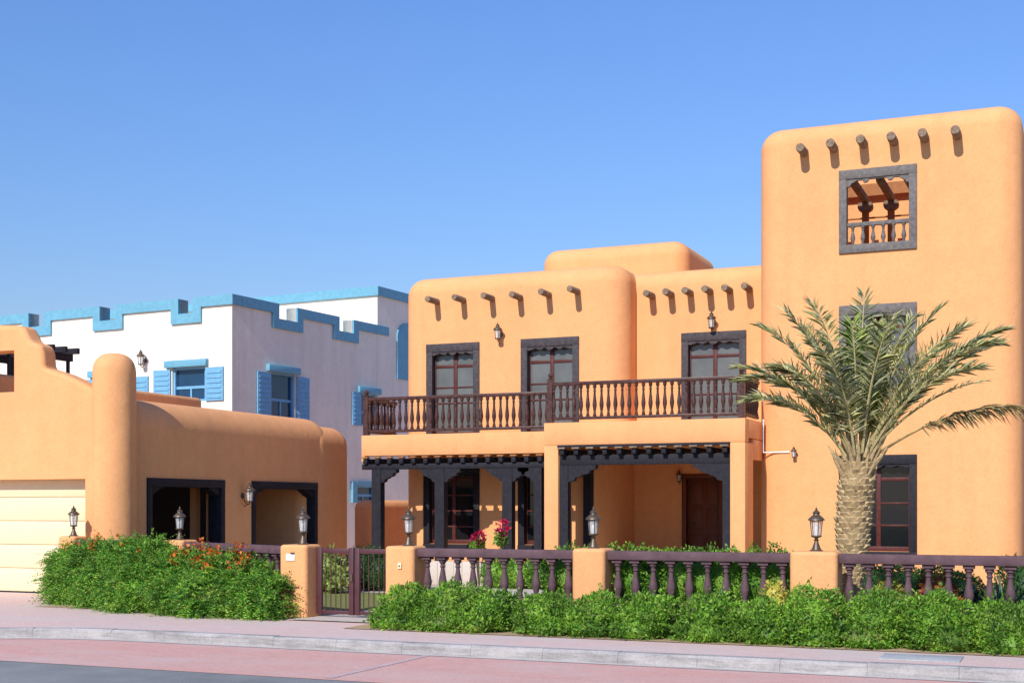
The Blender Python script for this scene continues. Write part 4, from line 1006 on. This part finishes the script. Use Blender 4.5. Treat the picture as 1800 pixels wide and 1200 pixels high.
bl = [(PX(1805, 19), 19.0, 0.5, 0.42, 0.4, 0.52), (PX(1835, 19), 19.0, 0.5, 0.42, 0.4, 0.5)]
shrub('round_bush', 'dark green bush at the right edge beyond the agave', 'bush', bl, 3500, 0.05, 'box', 80, shoot=0.01)
# agave
p = Vector((PX(1762, 17.9), 17.9, 0)); ag = thing('agave', 'blue green spiky agave behind the right balustrade', 'agave', p)
a_ = MB(); ra = random.Random(4)
for i in range(34):
    az = ra.uniform(0, 6.28); el = ra.uniform(0.35, 1.45); L = ra.uniform(0.45, 0.72); h = Vector((math.cos(az), math.sin(az), 0)); s = Vector((-h.y, h.x, 0)); q = p + Vector((0, 0, 0.18)) + h * 0.03
    pt = []; w = []
    for j in range(6):
        f = j / 5; e = el - 0.5 * f * f; pt.append(q.copy()); w.append(0.032 * (1 - f ** 1.8) + 0.001); q = q + (h * math.cos(e) + Vector((0, 0, math.sin(e)))) * L / 5
    vs = []; fs = []
    for j in range(6): vs += [pt[j] - s * w[j] + Vector((0, 0, 0.012)), pt[j], pt[j] + s * w[j] + Vector((0, 0, 0.012))]
    for j in range(5): fs += [(3*j, 3*j+1, 3*j+4, 3*j+3), (3*j+1, 3*j+2, 3*j+5, 3*j+4)]
    a_.add(vs, fs)
a_.build('blades', 'agave', ag); MB().lathe([(0.06, 0), (0.075, 0.12), (0.04, 0.25)], p, 8).build('stem', 'twig', ag)
# bougainvillea in front of the left porch
def bougain(px, py, Y, h, label, seed, sp):
    x, zc = PX(px, Y), PZ(px, py, Y)
    t = thing('bougainvillea', label, 'plant', (x, Y, 0), 0, 'bougainvilleas below the left porch'); r = np.random.default_rng(seed)
    b = [(x, Y, zc, sp, 0.2, h)]
    P, D = blob_pts(b, 170, seed, 0.1, 0.5)
    leafobj('flowers', leaves(P, r.normal(size=P.shape), 0.06, 0.8, seed), 'magenta', t)
    b2 = [(x - 0.03, Y, zc - h * 1.0, sp, 0.2, h * 0.8)]
    P, D = blob_pts(b2, 260, seed + 1, 0.1, 0.5); leafobj('foliage', leaves(P, r.normal(size=P.shape), 0.075, 0.5, seed), 'hedge', t)
    tw = MB()
    for i in range(7):
        e = Vector((x + r.uniform(-sp, sp), Y + r.uniform(-.1, .1), zc + r.uniform(-0.1, h * 0.8))); tw.tube([(x, Y, 0), (x + r.uniform(-.1, .1), Y, zc * 0.6), e], [0.014, 0.009, 0.003], 5)
    tw.build('stems', 'twig', t)
bougain(842, 945, 25.1, 0.15, 'magenta bougainvillea in front of the dark porch window', 91, 0.13)
bougain(884, 930, 25.1, 0.20, 'taller magenta bougainvillea climbing the third porch post', 92, 0.11)

# ------------------------------------------------------------------ light, sky, camera
EL, AZ = R(37), R(4)                                        # sun height; rays come from slightly left of straight on
dv = Vector((math.sin(AZ) * math.cos(EL), math.cos(AZ) * math.cos(EL), -math.sin(EL)))
sun = bpy.data.lights.new('sun', 'SUN'); sun.energy = 4.25; sun.angle = R(0.5); sun.color = (1.0, 0.955, 0.875)
so = bpy.data.objects.new('sun', sun); COL.objects.link(so); so.rotation_euler = dv.to_track_quat('-Z', 'Y').to_euler(); so.location = (0, -10, 30)
w = bpy.data.worlds.new('World'); scene.world = w; w.use_nodes = True; nt = w.node_tree
sky = nt.nodes.new('ShaderNodeTexSky'); sky.sky_type = 'NISHITA'; sky.sun_disc = False
sky.sun_elevation = EL; sky.sun_rotation = math.pi + AZ; sky.air_density = 2.0; sky.dust_density = 0.0; sky.ozone_density = 10.0; sky.altitude = 0
bg = nt.nodes['Background']; bg.inputs['Strength'].default_value = 0.107
tn = nt.nodes.new('ShaderNodeMix'); tn.data_type = 'RGBA'; tn.blend_type = 'MULTIPLY'; tn.inputs[0].default_value = 1.0; tn.inputs[7].default_value = (0.885, 0.95, 1.34, 1)
nt.links.new(sky.outputs[0], tn.inputs[6]); nt.links.new(tn.outputs[2], bg.inputs[0])
cam = bpy.data.cameras.new('camera'); co = bpy.data.objects.new('camera', cam); COL.objects.link(co)
co.location = (0, 0, EYE); co.rotation_euler = (R(90), 0, YAW)
cam.sensor_fit = 'HORIZONTAL'; cam.sensor_width = 36; cam.lens = 36 * FOC / 1800
cam.shift_y = (HOR - 600) / 1800; cam.clip_end = 3000; scene.camera = co
vs_ = scene.view_settings; vs_.view_transform = 'Standard'; vs_.look = 'None'; vs_.gamma = 1; vs_.exposure = 0.15; vs_.use_curve_mapping = False
